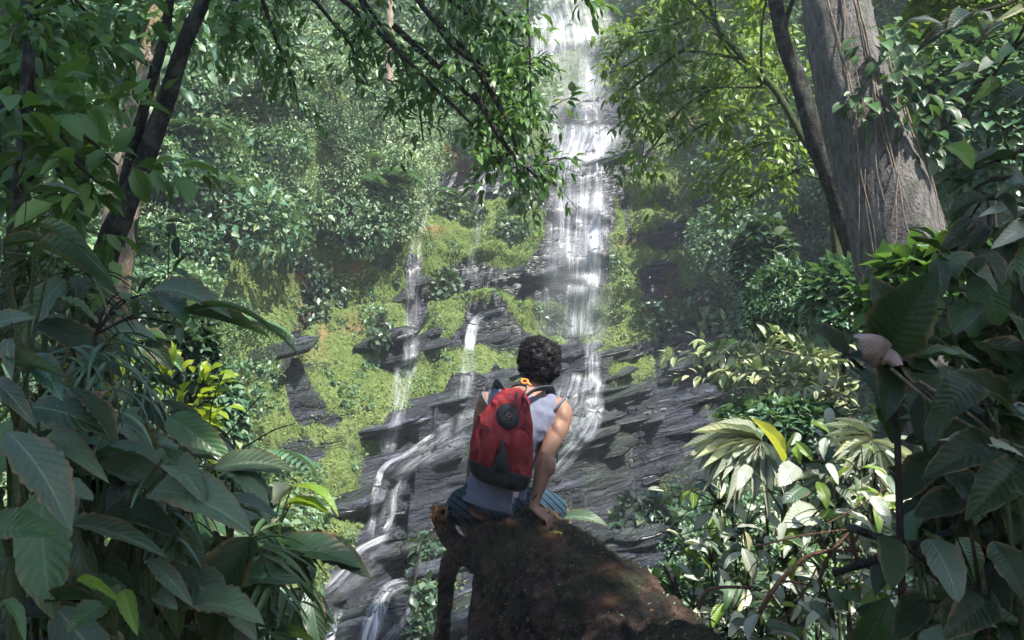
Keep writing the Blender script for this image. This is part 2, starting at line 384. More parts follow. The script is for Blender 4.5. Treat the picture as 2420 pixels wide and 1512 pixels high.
def mat_log():
    m, nt, N, L = new_mat('rotting log bark')
    co = objco(nt); n1 = noise(nt, 5.0, 8, 0.68, co); n2 = noise(nt, 22.0, 6, 0.65, co); n3 = noise(nt, 1.8, 4, 0.6, co)
    c = ramp(nt, n1, [(0.40, (0.004, 0.003, 0.0025)), (0.52, (0.036, 0.021, 0.015)), (0.68, (0.17, 0.095, 0.066))])
    c = mixc(nt, ramp(nt, n3, [(0.47, 0.0), (0.6, 0.75)]), c, mixc(nt, n2, (0.010, 0.014, 0.006), (0.055, 0.07, 0.024)))
    c = mixc(nt, ramp(nt, n2, [(0.66, 0.0), (0.74, 0.7)]), c, (0.07, 0.075, 0.045))
    wd = mth(nt, 'MULTIPLY', attr(nt, 'wood'), ramp(nt, n1, [(0.36, 0.0), (0.55, 1.0)]))
    c = mixc(nt, wd, c, mixc(nt, n2, (0.30, 0.12, 0.055), (0.50, 0.27, 0.13)))
    out(nt, pbsdf(nt, c, 0.8, 0.3, bump(nt, mth(nt, 'ADD', n1, mth(nt, 'MULTIPLY', n2, 0.8)), 1.0, 0.12))); return m
M['log'] = mat_log()

def mat_water(name, dens, scale=1.0):
    """white falling water: strands from noise stretched along the flow (UV x across, y along, metres); 'edge' fades the rim"""
    m, nt, N, L = new_mat(name)
    uv = nd(nt, 'TexCoord').outputs['UV']
    def st(sx, sy, d=5):
        mp = nd(nt, 'Mapping'); L.new(uv, mp.inputs[0]); mp.inputs['Scale'].default_value = (sx * scale, sy * scale, 1)
        return noise(nt, 1.0, d, 0.6, mp.outputs[0], 0.25)
    a = st(11.0, 0.45); b = st(34.0, 1.0); c = st(1.6, 0.5, 3)
    s = mth(nt, 'ADD', mth(nt, 'MULTIPLY', a, 0.5), mth(nt, 'ADD', mth(nt, 'MULTIPLY', b, 0.28), mth(nt, 'MULTIPLY', c, 0.35)))
    al = ramp(nt, s, [(0.47, 0.02), (0.58, 0.28), (0.70, 1.0)])
    al = mth(nt, 'MULTIPLY', mth(nt, 'MULTIPLY', al, attr(nt, 'edge')), dens, clamp=True)
    d = nd(nt, 'BsdfDiffuse'); d.inputs[0].default_value = (0.86, 0.88, 0.93, 1)
    t = nd(nt, 'BsdfTranslucent'); t.inputs[0].default_value = (0.86, 0.88, 0.93, 1)
    g = nd(nt, 'BsdfGlossy'); g.inputs[0].default_value = (1, 1, 1, 1); g.inputs['Roughness'].default_value = 0.35
    sh = mixs(nt, 0.08, mixs(nt, 0.4, d.outputs[0], t.outputs[0]), g.outputs[0])
    tr = nd(nt, 'BsdfTransparent')
    out(nt, mixs(nt, al, tr.outputs[0], sh)); return m
M['water_bright'] = mat_water('white water', 1.35)
M['water_mid'] = mat_water('falling water', 0.62)
M['water_veil'] = mat_water('thin water veil', 0.45)
def mat_spray():
    m, nt, N, L = new_mat('drifting spray'); g = nd(nt, 'NewGeometry').outputs['Position']
    a = mth(nt, 'MULTIPLY', mth(nt, 'MULTIPLY', ramp(nt, noise(nt, 0.8, 4, 0.6, g), [(0.3, 0.25), (0.7, 1.0)]), attr(nt, 'edge')), 0.22, clamp=True)
    d = nd(nt, 'BsdfDiffuse'); d.inputs[0].default_value = (0.9, 0.92, 0.95, 1); t = nd(nt, 'BsdfTranslucent'); t.inputs[0].default_value = (0.9, 0.92, 0.95, 1)
    out(nt, mixs(nt, a, nd(nt, 'BsdfTransparent').outputs[0], mixs(nt, 0.5, d.outputs[0], t.outputs[0]))); return m
M['spray'] = mat_spray()

def mat_plain(name, col, rough=0.6, spec=0.4, nscale=60, var=0.25, bmp=0.2, **kw):
    m, nt, N, L = new_mat(name)
    co = objco(nt); n = noise(nt, nscale, 5, 0.6, co); n2 = noise(nt, 6, 4, 0.6, co)
    c = mixc(nt, mth(nt, 'MULTIPLY', n, var), col, tuple(x * 0.45 for x in col))
    c = mixc(nt, mth(nt, 'MULTIPLY', n2, var), c, tuple(min(1, x * 1.3) for x in col))
    out(nt, pbsdf(nt, c, rough, spec, bump(nt, n, bmp, 0.004), **kw)); return m
M['skin'] = mat_plain('skin', (0.225, 0.125, 0.085), 0.58, 0.3, 90, 0.3, 0.25)
M['hair'] = mat_plain('black hair', (0.008, 0.007, 0.008), 0.6, 0.25, 150, 0.4, 0.5)
M['shirt'] = mat_plain('grey cotton', (0.14, 0.15, 0.205), 0.85, 0.2, 200, 0.2, 0.3)
M['trim'] = mat_plain('dark grey cotton', (0.12, 0.125, 0.16), 0.85, 0.2, 200, 0.2, 0.3)
M['red'] = mat_plain('red nylon', (0.19, 0.018, 0.022), 0.75, 0.2, 400, 0.25, 0.2)
M['dark_red'] = mat_plain('dark red nylon', (0.09, 0.008, 0.010), 0.6, 0.35, 400, 0.25, 0.2)
M['black'] = mat_plain('black nylon', (0.016, 0.017, 0.021), 0.6, 0.35, 300, 0.3, 0.2)
M['strap'] = mat_plain('charcoal webbing', (0.035, 0.038, 0.052), 0.7, 0.3, 300, 0.3, 0.3)
M['metal'] = mat_plain('zip pull', (0.75, 0.74, 0.72), 0.35, 0.5)
M['orange'] = mat_plain('orange plastic', (0.85, 0.22, 0.02), 0.4, 0.5)
M['tan_mark'] = mat_plain('tan print', (0.45, 0.26, 0.2), 0.7, 0.2)
def mat_shorts():
    m, nt, N, L = new_mat('striped blue shorts')
    co = objco(nt); mp = nd(nt, 'Mapping'); L.new(co, mp.inputs[0]); mp.inputs['Rotation'].default_value = (0.4, 0.9, 0.2)
    w = nd(nt, 'TexWave', wave_type='BANDS'); sock(w, 'Scale', 9.0); sock(w, 'Distortion', 1.0); L.new(mp.outputs[0], w.inputs[0])
    c = ramp(nt, w.outputs['Fac'], [(0.35, (0.006, 0.010, 0.020)), (0.55, (0.010, 0.045, 0.070)), (0.68, (0.02, 0.10, 0.15)), (0.8, (0.08, 0.15, 0.2)), (0.92, (0.006, 0.010, 0.020))])
    out(nt, pbsdf(nt, c, 0.8, 0.2)); return m
M['shorts'] = mat_shorts()
# ------------------------------------------------------------------ terrain: the ravine head (cliff and its side slopes) and the near ground
prof = [(1900, 10.0), (1700, 11.0), (1512, 13.0), (1400, 14.5), (1250, 16.5), (1130, 18.5), (1000, 21.0), (860, 23.5), (820, 24.3), (700, 25.3), (560, 26.3),
        (450, 27.2), (360, 28.3), (322, 30.0), (300, 33.0), (200, 34.5), (100, 36.0), (0, 38.0), (-120, 40.0), (-260, 43.0)]
pp = np.array([at(1370, v, d)[1:] for v, d in prof])
pp = np.vstack([[5.0, -3.6], [8.0, -2.9], pp])
seg = np.concatenate([[0], np.cumsum(np.linalg.norm(np.diff(pp, axis=0), axis=1))])
NS, NX = 620, 520
sv = np.linspace(0, seg[-1], NS)
# finer rows in the visible part
sv = np.concatenate([np.linspace(0, 44, 520), np.linspace(44.2, max(seg[-1], 45), 20)]); NS = len(sv)
py = np.interp(sv, seg, pp[:, 0]); pz = np.interp(sv, seg, pp[:, 1])
k = np.ones(9) / 9
py = np.convolve(np.pad(py, 4, 'edge'), k, 'valid'); pz = np.convolve(np.pad(pz, 4, 'edge'), k, 'valid')
xs = np.concatenate([np.linspace(-34, -15.2, 50), np.linspace(-15, 13, 440), np.linspace(13.3, 34, 50)]); NX = len(xs)
tx = np.gradient(py); tz = np.gradient(pz); tl = np.hypot(tx, tz)
ny, nz = -tz / tl, tx / tl                                    # outward normal of the profile
gq = np.where(xs < -1, 0.2 * (xs + 1) ** 2, np.where(xs > 4.6, 0.42 * (xs - 4.6) ** 2, 0))
g = 14 * (1 - np.exp(-gq / 14))
X = np.broadcast_to(xs[None], (NS, NX)); Y = py[:, None] - g[None]; Z = np.broadcast_to(pz[:, None], (NS, NX)) + 0.12 * g[None]
B = np.stack([X, Y, Z], -1)
pr = proj(B); U, Vv = pr[..., 0], pr[..., 1]
wob = np.stack([fbm(B, 0.9, 4, 3), fbm(B, 0.9, 4, 9)], -1) * 70
fine = np.stack([fbm(B, 3.6, 3, 13), fbm(B, 3.6, 3, 19)], -1) * 30
Uw, Vw = U + wob[..., 0] + fine[..., 0], Vv + wob[..., 1] * 0.7 + fine[..., 1] * .8

LEFT_J = [(-900, -900), (1225, -900), (1225, 180), (1240, 330), (1060, 385), (1000, 425), (955, 470), (930, 540), (860, 560), (720, 550), (460, 610), (450, 760), (530, 880), (570, 980), (590, 1150), (610, 1330), (680, 1440), (680, 2400), (-900, 2400)]
RIGHT_J = [(1500, -900), (1495, 100), (1500, 250), (1620, 255), (1760, 330), (1800, 470), (1735, 540), (1740, 640), (1730, 800), (1770, 920), (1780, 1000), (1720, 1060), (1670, 1160), (1650, 1250), (1600, 1330), (1560, 1420), (1500, 2400), (3600, 2400), (3600, -900)]
FOL = in_poly(Uw, Vw, LEFT_J) | in_poly(Uw, Vw, RIGHT_J)
ROCKS = [
    [(1285, 315), (1490, 315), (1560, 390), (1545, 425), (1500, 415), (1450, 470), (1425, 560), (1430, 690), (1385, 720), (1270, 700), (1240, 640), (1290, 560), (1285, 470), (1000, 470), (990, 440), (1110, 400), (1200, 370), (1290, 360)],
    [(1090, 630), (1262, 650), (1270, 700), (1130, 690), (1060, 665)],
    [(965, 625), (1015, 630), (1005, 790), (965, 790)],
    [(1095, 735), (1195, 725), (1270, 780), (1250, 840), (1130, 850), (1095, 800)],
    [(885, 880), (1000, 850), (1120, 800), (1150, 830), (1050, 880), (920, 915)],
    [(1490, 560), (1640, 545), (1640, 600), (1560, 620), (1490, 610)],
    [(1500, 690), (1570, 640), (1620, 690), (1590, 745), (1540, 740)],
    [(1630, 480), (1700, 470), (1680, 520), (1640, 515)],
    [(675, 800), (690, 800), (715, 860), (725, 950), (810, 1020), (880, 1080), (1000, 1010), (1120, 950), (1300, 900), (1430, 860), (1560, 815), (1670, 820), (1720, 960), (1640, 1060), (1480, 1110),
     (1300, 1180), (1100, 1260), (1010, 1300), (960, 1370), (1000, 1700), (650, 1700), (760, 1400), (850, 1280), (880, 1080), (800, 1075), (700, 1130), (685, 1000), (690, 900)],
    [(870, 1290), (850, 1080), (980, 1010), (1160, 980), (1160, 1250), (980, 1330)],
    [(1250, 0), (1330, 60), (1330, 110), (1290, 110), (1260, 300), (1240, 0)], [(1330, 150), (1400, 150), (1400, 190), (1340, 190)],
    [(1350, 1130), (1460, 1100), (1640, 1050), (1660, 1090), (1450, 1190), (1330, 1200)], [(1480, 1360), (1560, 1330), (1700, 1420), (1640, 1460), (1500, 1400)],
]
rock = np.zeros(U.shape, bool)
for p_ in ROCKS: rock |= in_poly(Uw, Vw, p_)
MOSS_ISL = [[(1470, 985), (1560, 960), (1640, 975), (1600, 1000), (1500, 1010)], [(1330, 1085), (1440, 1060), (1480, 1085), (1380, 1120)], [(1620, 930), (1700, 900), (1710, 960), (1640, 965)], [(1030, 1120), (1110, 1110), (1120, 1150), (1040, 1160)], [(1240, 1010), (1320, 990), (1330, 1010), (1250, 1030)], [(1010, 880), (1080, 870), (1120, 930), (1010, 960), (970, 930)], [(1440, 890), (1540, 850), (1560, 900), (1450, 930)], [(1560, 830), (1650, 850), (1640, 890), (1570, 890)],
            [(755, 1090), (860, 1080), (860, 1270), (800, 1290), (760, 1230)], [(690, 1010), (870, 1040), (860, 1080), (720, 1060)], [(985, 970), (1060, 940), (1060, 1010), (950, 1020)], [(1180, 870), (1240, 860), (1230, 930), (1170, 920)]]
for p_ in MOSS_ISL: rock &= ~in_poly(Uw, Vw, p_)
moss = np.where(rock, 0.0, 1.0)
# upper tier: pale rock and moss behind water
top = smooth(330, 280, Vv); moss = np.where(Vv < 300, 0.62, moss); low = (Vv > 1110) & (U > 1020) & ~rock; moss = np.where(low, 0.42, moss)  # lower moss thinned to darker rock, standing in for tree shade
for _ in range(7):
    moss = (moss + np.roll(moss, 1, 0) + np.roll(moss, -1, 0) + np.roll(moss, 1, 1) + np.roll(moss, -1, 1)) / 5
strk = vnoise(np.stack([X * 2.6, Y * 0.1, Z * 0.22], -1), 1.0, 31)       # vertical moss streaks running down wet rock
moss = np.clip(moss + (strk - 0.62) * 0.55 * (moss < 0.5), 0, 1)
q0 = Z - 0.27 * X + 0.8 * fbm(B, 0.35, 3, 5)
band = smooth(0.30, 0.06, np.abs(q0 / 0.9 - np.round(q0 / 0.9))) * smooth(0.50, 0.68, vnoise(np.stack([X * .55, q0 * 1.1, Z * 0], -1), 1.0, 88))
moss = np.clip(moss - 0.42 * band - 0.6 * smooth(.70, .78, strk) * (moss > .5) * (moss > .5) * (Vv > 330), 0, 1)
soil = np.zeros(U.shape)
for (a, b, ra, rb) in [(715, 660, 14, 60), (740, 850, 26, 22), (1075, 385, 24, 26), (1610, 320, 55, 14), (1583, 690, 16, 40), (760, 820, 14, 40), (850, 665, 26, 14), (820, 790, 20, 30), (1490, 590, 30, 14), (1030, 570, 22, 10), (1390, 300, 50, 14)]:
    soil = np.maximum(soil, np.exp(-((Uw - a) / ra) ** 2 - ((Vw - b) / rb) ** 2))
# relief
q = Z - 0.27 * X + 0.8 * fbm(B, 0.35, 3, 5)
def ledge(q, p):
    t = q / p + 0.0; f = t - np.floor(t); return np.where(f < 0.82, f / 0.82, (1 - f) / 0.18)
rk = 1 - moss
per = 1 + 0.25 * fbm(B, 0.15, 2, 8)
wv = vnoise(np.stack([np.floor(q / 0.62), X * 0.35, Z * 0], -1), 1.0, 12)
disp = 1.5 * fbm(B, 0.16, 3, 1) + 0.45 * fbm(B, 0.6, 4, 2)
blk = _h(np.floor(q / 0.62).astype(np.int64), np.floor(X / 1.3 + 7.3 * np.floor(q / 0.62) % 1.0 + .25 * fbm(B, 1.2, 2, 66)).astype(np.int64), np.zeros(q.shape, np.int64), 3)
blk2 = _h(np.floor(q * per / 0.23).astype(np.int64), np.floor(X / 0.55 + .6 * fbm(B, 2.0, 2, 67) + .37 * np.floor(q * per / .23)).astype(np.int64), np.zeros(q.shape, np.int64), 5)
disp = disp + rk * ((blk - .5) * 0.62 + (blk2 - .5) * 0.2 + (ledge(q, 0.62) - .5) * (0.26 + 0.75 * wv) + (ledge(q * per + 0.3, 0.23) - .5) * (0.07 + .16 * vnoise(B, .7, 61)))
disp = disp + rk * smooth(820, 900, Vv) * ((ledge(q + .5 * fbm(B, .5, 2, 71), 1.55) - .5) * 0.95 * (.4 + vnoise(np.stack([X * .3, q * .65, Z * 0], -1), 1.0, 73)) + (blk - .5) * .35)
mound = 1 - np.abs(2 * vnoise(B, 1.1, 21) - 1); m2 = 1 - np.abs(2 * vnoise(B, 2.9, 22) - 1)
disp = disp + moss * (0.03 + 0.24 * mound + 0.12 * m2 + 0.12 * fbm(B, 6.0, 2, 23) - (strk - .5) * 0.4)
disp = disp + FOL * 3.0 * fbm(B, 0.28, 3, 44)
for (a, b, ra, rb, amt) in [(1545, 503, 50, 14, -.55), (1585, 668, 36, 32, -.55), (740, 690, 70, 45, -.6), (865, 1052, 22, 22, -1.2), (855, 690, 40, 12, -.5), (1280, 745, 60, 45, -.7), (1390, 760, 70, 50, -.8),
                            (945, 590, 26, 34, .55), (1150, 620, 70, 14, .3), (1180, 745, 60, 14, .5), (930, 890, 60, 10, .4), (1560, 470, 90, 24, .4), (1650, 880, 60, 60, .5), (1350, 1120, 120, 40, .5), (980, 1350, 40, 20, .4),
                            (830, 400, 120, 90, .8), (620, 640, 60, 50, .4), (1350, 40, 60, 25, .7), (1380, 330, 110, 12, .6)]:
    disp = disp + amt * np.exp(-(np.abs(U + .6 * (Uw - U) + fine[..., 0] - a) / ra) ** 2 - (np.abs(Vv + .6 * (Vw - Vv) + fine[..., 1] - b) / rb) ** 2)
P3 = B.copy(); P3[..., 1] += ny[:, None] * disp; P3[..., 2] += nz[:, None] * disp
P3[..., 0] += 0.15 * fbm(B, 0.8, 3, 40)
idx = np.arange(NS * NX).reshape(NS, NX)
CF = np.stack([idx[:-1, :-1], idx[:-1, 1:], idx[1:, 1:], idx[1:, :-1]], -1).reshape(-1, 4)
CV = P3.reshape(-1, 3)
cl = link('rock_cliff', mesh_np('rock_cliff', CV, CF, M['cliff'], attrs={'moss': moss.ravel(), 'soil': soil.ravel()}, smooth_shade=True))
tag(cl, 'mossy wet slate cliff at the head of the ravine, covered by jungle at its sides', kind='structure')
bvh = BVHTree.FromPolygons(CV.tolist(), CF.tolist())
def hit(u, v):
    p, n, i, d = bvh.ray_cast(Vector(CAM), Vector(ray(u, v)))
    if p is None: p = Vector(at(u, v, 25)); n = Vector((0, -1, 0))
    n = np.array(n)
    if n @ (np.array(p) - CAM) > 0: n = -n
    return np.array(p), n
# surface normals for scattering
dS = np.gradient(P3, axis=0); dX = np.gradient(P3, axis=1); CN = nrm(np.cross(dX, dS))
CN = np.where(((CN * (B - CAM)).sum(-1) > 0)[..., None], -CN, CN)
VIS = (U > -250) & (U < 2700) & (Vv > -300) & (Vv < 1750)

# broken slabs standing proud of the wet rock along the strata
def slab_mesh(n_pts):
    a = np.linspace(0, 2 * np.pi, n_pts, endpoint=False) + RS.uniform(-.25, .25, n_pts); r = RS.uniform(.75, 1.0, n_pts)
    o = np.stack([np.sign(np.cos(a)) * np.abs(np.cos(a)) ** .55 * r, np.sign(np.sin(a)) * np.abs(np.sin(a)) ** .55 * r], -1)
    lo = np.column_stack([o * .82, np.full(n_pts, -1.0) + RS.uniform(-.2, .2, n_pts)]); mi = np.column_stack([o * RS.uniform(.97, 1.04, (n_pts, 1)), np.full(n_pts, .35) + RS.uniform(-.35, .35, n_pts)]); hi = np.column_stack([o * .86, np.full(n_pts, 1.0) + RS.uniform(-.3, .3, n_pts)])
    V, F = loft([lo, mi, hi]); return mesh_np('rock_slab', V, F, M['cliff']), V, F
SLABS = [slab_mesh(n) for n in (9, 10, 11, 12, 9, 10, 11, 8, 12, 10)]
rs_ = np.flatnonzero((VIS & (moss < .3) & ~FOL & (Vv > 370) & (Vv < 1600) & (U > 640) & (U < 1760) & ~((U > 1480) & (Vv < 800))).ravel())
wgt = np.where(Vv.ravel()[rs_] > 800, 3.0, 1.0); pick_ = rs_[RS.choice(len(rs_), 290, p=wgt / wgt.sum(), replace=False)]
slab_geo = []
for c in pick_:
    p = CV[c]; n = CN.reshape(-1, 3)[c]; Lx = RS.uniform(.22, 1.0) * (1.5 if RS.rand() < .2 else 1); Ly = RS.uniform(.22, .48); Lz = RS.uniform(.04, .12)
    x = nrm(np.array([1.0, RS.normal(0, .12), .27 + RS.normal(0, .05)])); z = nrm(np.array([-.27, -.35 + RS.normal(0, .15), .9])); y = np.cross(z, x); z = np.cross(x, y)
    sm_, sV, sF = SLABS[RS.randint(10)]; o = link('rock_slab', sm_, cl); Mx = Matrix([[x[i] * Lx, y[i] * Ly, z[i] * Lz, 0] for i in range(3)] + [[0, 0, 0, 1]]); Mx.translation = Vector(p - n * Ly * .55); o.matrix_basis = Mx
    slab_geo.append(((sV * np.array([Lx, Ly, Lz])) @ np.stack([x, y, z]) + (p - n * Ly * .55), sF))
sV, sF = merge(slab_geo)
bvh = BVHTree.FromPolygons(CV.tolist() + sV.tolist(), CF.tolist() + (sF + len(CV)).tolist())
# near ground
gx = np.concatenate([np.linspace(-120, -9, 24), np.linspace(-8.8, 8.8, 150), np.linspace(9, 120, 24)]); gy = np.concatenate([np.linspace(-120, -3, 24), np.linspace(-2.8, 11, 120), np.linspace(11.5, 90, 30)])
GX, GY = np.meshgrid(gx, gy)
def ground_z(x, y):
    x = np.asarray(x, float); y = np.asarray(y, float)
    z = 0.3 - 0.9 * smooth(2.5, 6, y) - 2.4 * smooth(5.5, 9.5, y)
    z = z + 2.0 * smooth(2.4, 4.2, x - 0.12 * (y - 4)) * smooth(12, 6, y) * smooth(-1, 2, y) + 0.75 * smooth(0.9, 2.4, x) * smooth(2.5, 4, y) * smooth(11, 7, y)
    z = z + 1.1 * smooth(-1.6, -4.0, x) * smooth(12, 7, y) + 1.6 * smooth(-4, -7, x) * smooth(13, 8, y)
    z = z - 6.0 * smooth(11, 16, y)
    P = np.stack([x, y, np.zeros_like(x)], -1)
    return z + 0.28 * fbm(P, 0.7, 4, 50)
GV = np.stack([GX, GY, ground_z(GX, GY)], -1)
gi = np.arange(GX.size).reshape(GX.shape)
GF = np.stack([gi[:-1, :-1], gi[:-1, 1:], gi[1:, 1:], gi[1:, :-1]], -1).reshape(-1, 4)
tag(link('ground', mesh_np('ground', GV.reshape(-1, 3), GF, M['ground'], smooth_shade=True)), 'dark forest floor of soil and leaf litter', kind='structure')

# ------------------------------------------------------------------ falling water
FLOWS = []
def fall(path, mat, label, lift=0.14, cols=12, wig=0.5, flat=False):
    """path: (u, v, half width in photo units); draped on the cliff a little proud of it"""
    sp_ = spline(path, max(8, int(sum(math.hypot(path[i + 1][0] - path[i][0], path[i + 1][1] - path[i][1]) for i in range(len(path) - 1)) / 7)))
    rows = []; n = len(sp_); tang = np.gradient(sp_[:, :2], axis=0); tang = tang / np.maximum(np.linalg.norm(tang, axis=1, keepdims=True), 1e-6)
    s = np.linspace(-1, 1, cols)
    for i in range(n):
        u0, v0, w = sp_[i]
        pu, pv = (1.0, 0.0) if flat else (-tang[i, 1], tang[i, 0])
        if pu < 0: pu, pv = -pu, -pv
        pv *= 0.6
        r = []
        for t in s:
            p, nn = hit(u0 + pu * w * t, v0 + pv * w * t); r.append(p)
        rows.append(r)
    G = np.array(rows)
    # water does not follow every dent: smooth along the flow and across, keep the outermost (nearest) line
    dep = np.linalg.norm(G - CAM, axis=-1); dirs = (G - CAM) / dep[..., None]
    for _ in range(4):
        dd = dep.copy(); dd[1:-1] = (dep[:-2] + dep[1:-1] * 2 + dep[2:]) / 4; dd[:, 1:-1] = (dd[:, :-2] + 2 * dd[:, 1:-1] + dd[:, 2:]) / 4
        dep = np.minimum(dep + 0.02, dd)
    dep = dep - lift * (0.6 + 0.8 * vnoise(G, 1.7, 71))
    G = CAM + dirs * dep[..., None]
    along = np.concatenate([[0], np.cumsum(np.linalg.norm(np.diff(G[:, cols // 2], axis=0), axis=1))])
    across = s[None] * np.linalg.norm(G[:, -1] - G[:, 0], axis=-1)[:, None] / 2
    off = RS.rand() * 50
    uv = np.stack([across + off, np.broadcast_to(along[:, None], across.shape) + off], -1).reshape(-1, 2)
    e = (1 - np.abs(s) ** 2.2)[None] * (smooth(0, 0.12, np.linspace(0, 1, n)) * smooth(1.0, 0.84, np.linspace(0, 1, n)))[:, None]
    e = np.clip(e + 0.5 * fbm(G, 3.0, 3, 77) * e, 0, 1)
    ii = np.arange(n * cols).reshape(n, cols)
    F = np.stack([ii[:-1, :-1], ii[:-1, 1:], ii[1:, 1:], ii[1:, :-1]], -1).reshape(-1, 4)
    o = link('waterfall', mesh_np('waterfall', G.reshape(-1, 3), F, M[mat], uv=uv, attrs={'edge': e.ravel()}, smooth_shade=True))
    tag(o, label, kind='structure'); return o
W_ = [
 ([(1350, -90, 120), (1350, 0, 112), (1365, 60, 95), (1372, 110, 80)], 'water_bright', 'white water pouring over the top lip of the waterfall'),
 ([(1266, -60, 30), (1267, 20, 26), (1268, 100, 24), (1268, 190, 18)], 'water_bright', 'white water at the left of the top tier'),
 ([(1330, 40, 22), (1318, 75, 14), (1304, 105, 12), (1294, 135, 14)], 'water_bright', 'white chute slanting left under the top lip'),
 ([(1350, 70, 100), (1350, 160, 95), (1350, 260, 88), (1360, 310, 80)], 'water_veil', 'thin veil of spray down the top tier'),
 ([(1400, 130, 34), (1394, 200, 30), (1391, 305, 34)], 'water_mid', 'pale stream down the middle of the top tier'),
 ([(1380, 292, 96), (1378, 325, 92), (1366, 352, 86), (1362, 385, 80)], 'water_bright', 'white water spreading over the upper ledge'),
 ([(1425, 300, 42), (1420, 330, 30), (1418, 360, 14), (1417, 430, 9), (1416, 500, 10)], 'water_bright', 'bright narrow strand dropping from the upper ledge'),
 ([(1368, 360, 84), (1362, 430, 80), (1356, 520, 72), (1352, 620, 70), (1352, 690, 66)], 'water_mid', 'broad sheet of water below the upper ledge'),
 ([(1417, 440, 11), (1413, 500, 13), (1402, 560, 17), (1408, 638, 15), (1394, 690, 20)], 'water_bright', 'white main strand down the middle face'),
 ([(1410, 470, 34), (1405, 570, 34), (1402, 690, 34)], 'water_mid', 'misty water around the main strand'),
 ([(1382, 672, 46), (1378, 700, 42), (1372, 750, 40), (1370, 800, 34)], 'water_bright', 'white water spilling off the middle ledge'),
 ([(1394, 690, 26), (1399, 760, 26), (1402, 830, 22), (1402, 910, 20), (1402, 975, 24)], 'water_mid', 'long thin fall below the middle ledge'),
 ([(1281, 690, 22), (1284, 740, 24), (1286, 800, 26)], 'water_veil', 'faint veil left of the middle ledge'),
 ([(1404, 930, 26), (1402, 985, 28), (1378, 1034, 30), (1340, 1080, 26), (1306, 1118, 24)], 'water_bright', 'white rapids running behind the hiker'),
 ([(1370, 880, 70), (1350, 960, 70), (1330, 1040, 60)], 'water_veil', 'thin sheet of water over the rock behind the hiker'),
 ([(1036, 424, 12), (1014, 462, 15), (998, 501, 13), (992, 545, 11)], 'water_bright', 'short white fall at the left end of the upper rock band'),
 ([(1070, 424, 6), (1058, 450, 6), (1050, 480, 5)], 'water_bright', 'tiny thread of water on the upper rock band'),
 ([(984, 540, 22), (978, 640, 20), (974, 760, 22), (968, 860, 22), (955, 900, 22)], 'water_veil', 'long faint veil down the left moss wall'),
 ([(1204, 372, 8), (1162, 403, 13), (1141, 432, 13), (1133, 475, 13), (1127, 530, 12)], 'water_bright', 'curved white fall beside the leafy clump'),
 ([(1127, 520, 13), (1120, 600, 14), (1116, 660, 16)], 'water_veil', 'faint thread below the curved fall'),
 ([(1198, 729, 7), (1160, 736, 12), (1128, 752, 14), (1114, 790, 15), (1107, 840, 15)], 'water_bright', 'arched fall pouring off a dark ledge'),
 ([(1108, 830, 20), (1104, 900, 22), (1094, 945, 26)], 'water_mid', 'veil below the arched fall'),
 ([(958, 850, 26), (945, 940, 26), (925, 1020, 24), (912, 1080, 20)], 'water_veil', 'veil sliding down to the lower cascade'),
 ([(1040, 1020, 8), (1004, 1040, 8), (958, 1074, 8), (916, 1096, 9), (894, 1136, 10), (880, 1225, 10), (873, 1285, 11)], 'water_bright', 'white cascade stepping down the dark lower rock'),
 ([(1100, 1010, 55), (1020, 1060, 45), (950, 1110, 36), (915, 1190, 32), (900, 1270, 32)], 'water_veil', 'sheet of water across the lower dark rock'),
 ([(1130, 968, 30), (1080, 1000, 28), (1020, 1034, 20)], 'water_veil', 'smooth water sliding over the slab left of the hiker'),
 ([(966, 1108, 6), (934, 1156, 7), (928, 1216, 7), (906, 1262, 9)], 'water_bright', 'thin side strand of the lower cascade'),
 ([(926, 1262, 12), (850, 1300, 14), (820, 1342, 18), (756, 1408, 18)], 'water_bright', 'white slide running left at the foot of the rock'),
 ([(930, 1290, 40), (860, 1340, 42), (790, 1400, 34)], 'water_veil', 'thin water over the sloping slab'),
 ([(966, 1374, 22), (925, 1388, 24), (895, 1428, 26), (880, 1480, 28), (860, 1560, 30)], 'water_bright', 'foaming fall at the bottom edge'),
 ([(982, 1378, 10), (965, 1448, 12), (918, 1512, 16), (890, 1570, 18)], 'water_bright', 'outer white strand of the bottom fall'),
 ([(806, 1438, 10), (785, 1490, 12), (770, 1560, 14)], 'water_bright', 'small strand at the lower left of the rock'),
]
for p_, m_, l_ in W_: fall(p_, m_, l_)
for p_, l_ in [([(1355, -60, 130), (1352, 60, 125), (1350, 180, 115), (1352, 300, 110)], 'spray drifting before the top tier'), ([(1372, 290, 120), (1368, 340, 118), (1362, 400, 100)], 'spray over the upper ledge'), ([(1375, 420, 80), (1370, 560, 90), (1365, 700, 95), (1370, 830, 80)], 'spray drifting before the middle face')]:
    fall(p_, 'spray', l_, lift=.5, flat=True).name = 'water_spray'

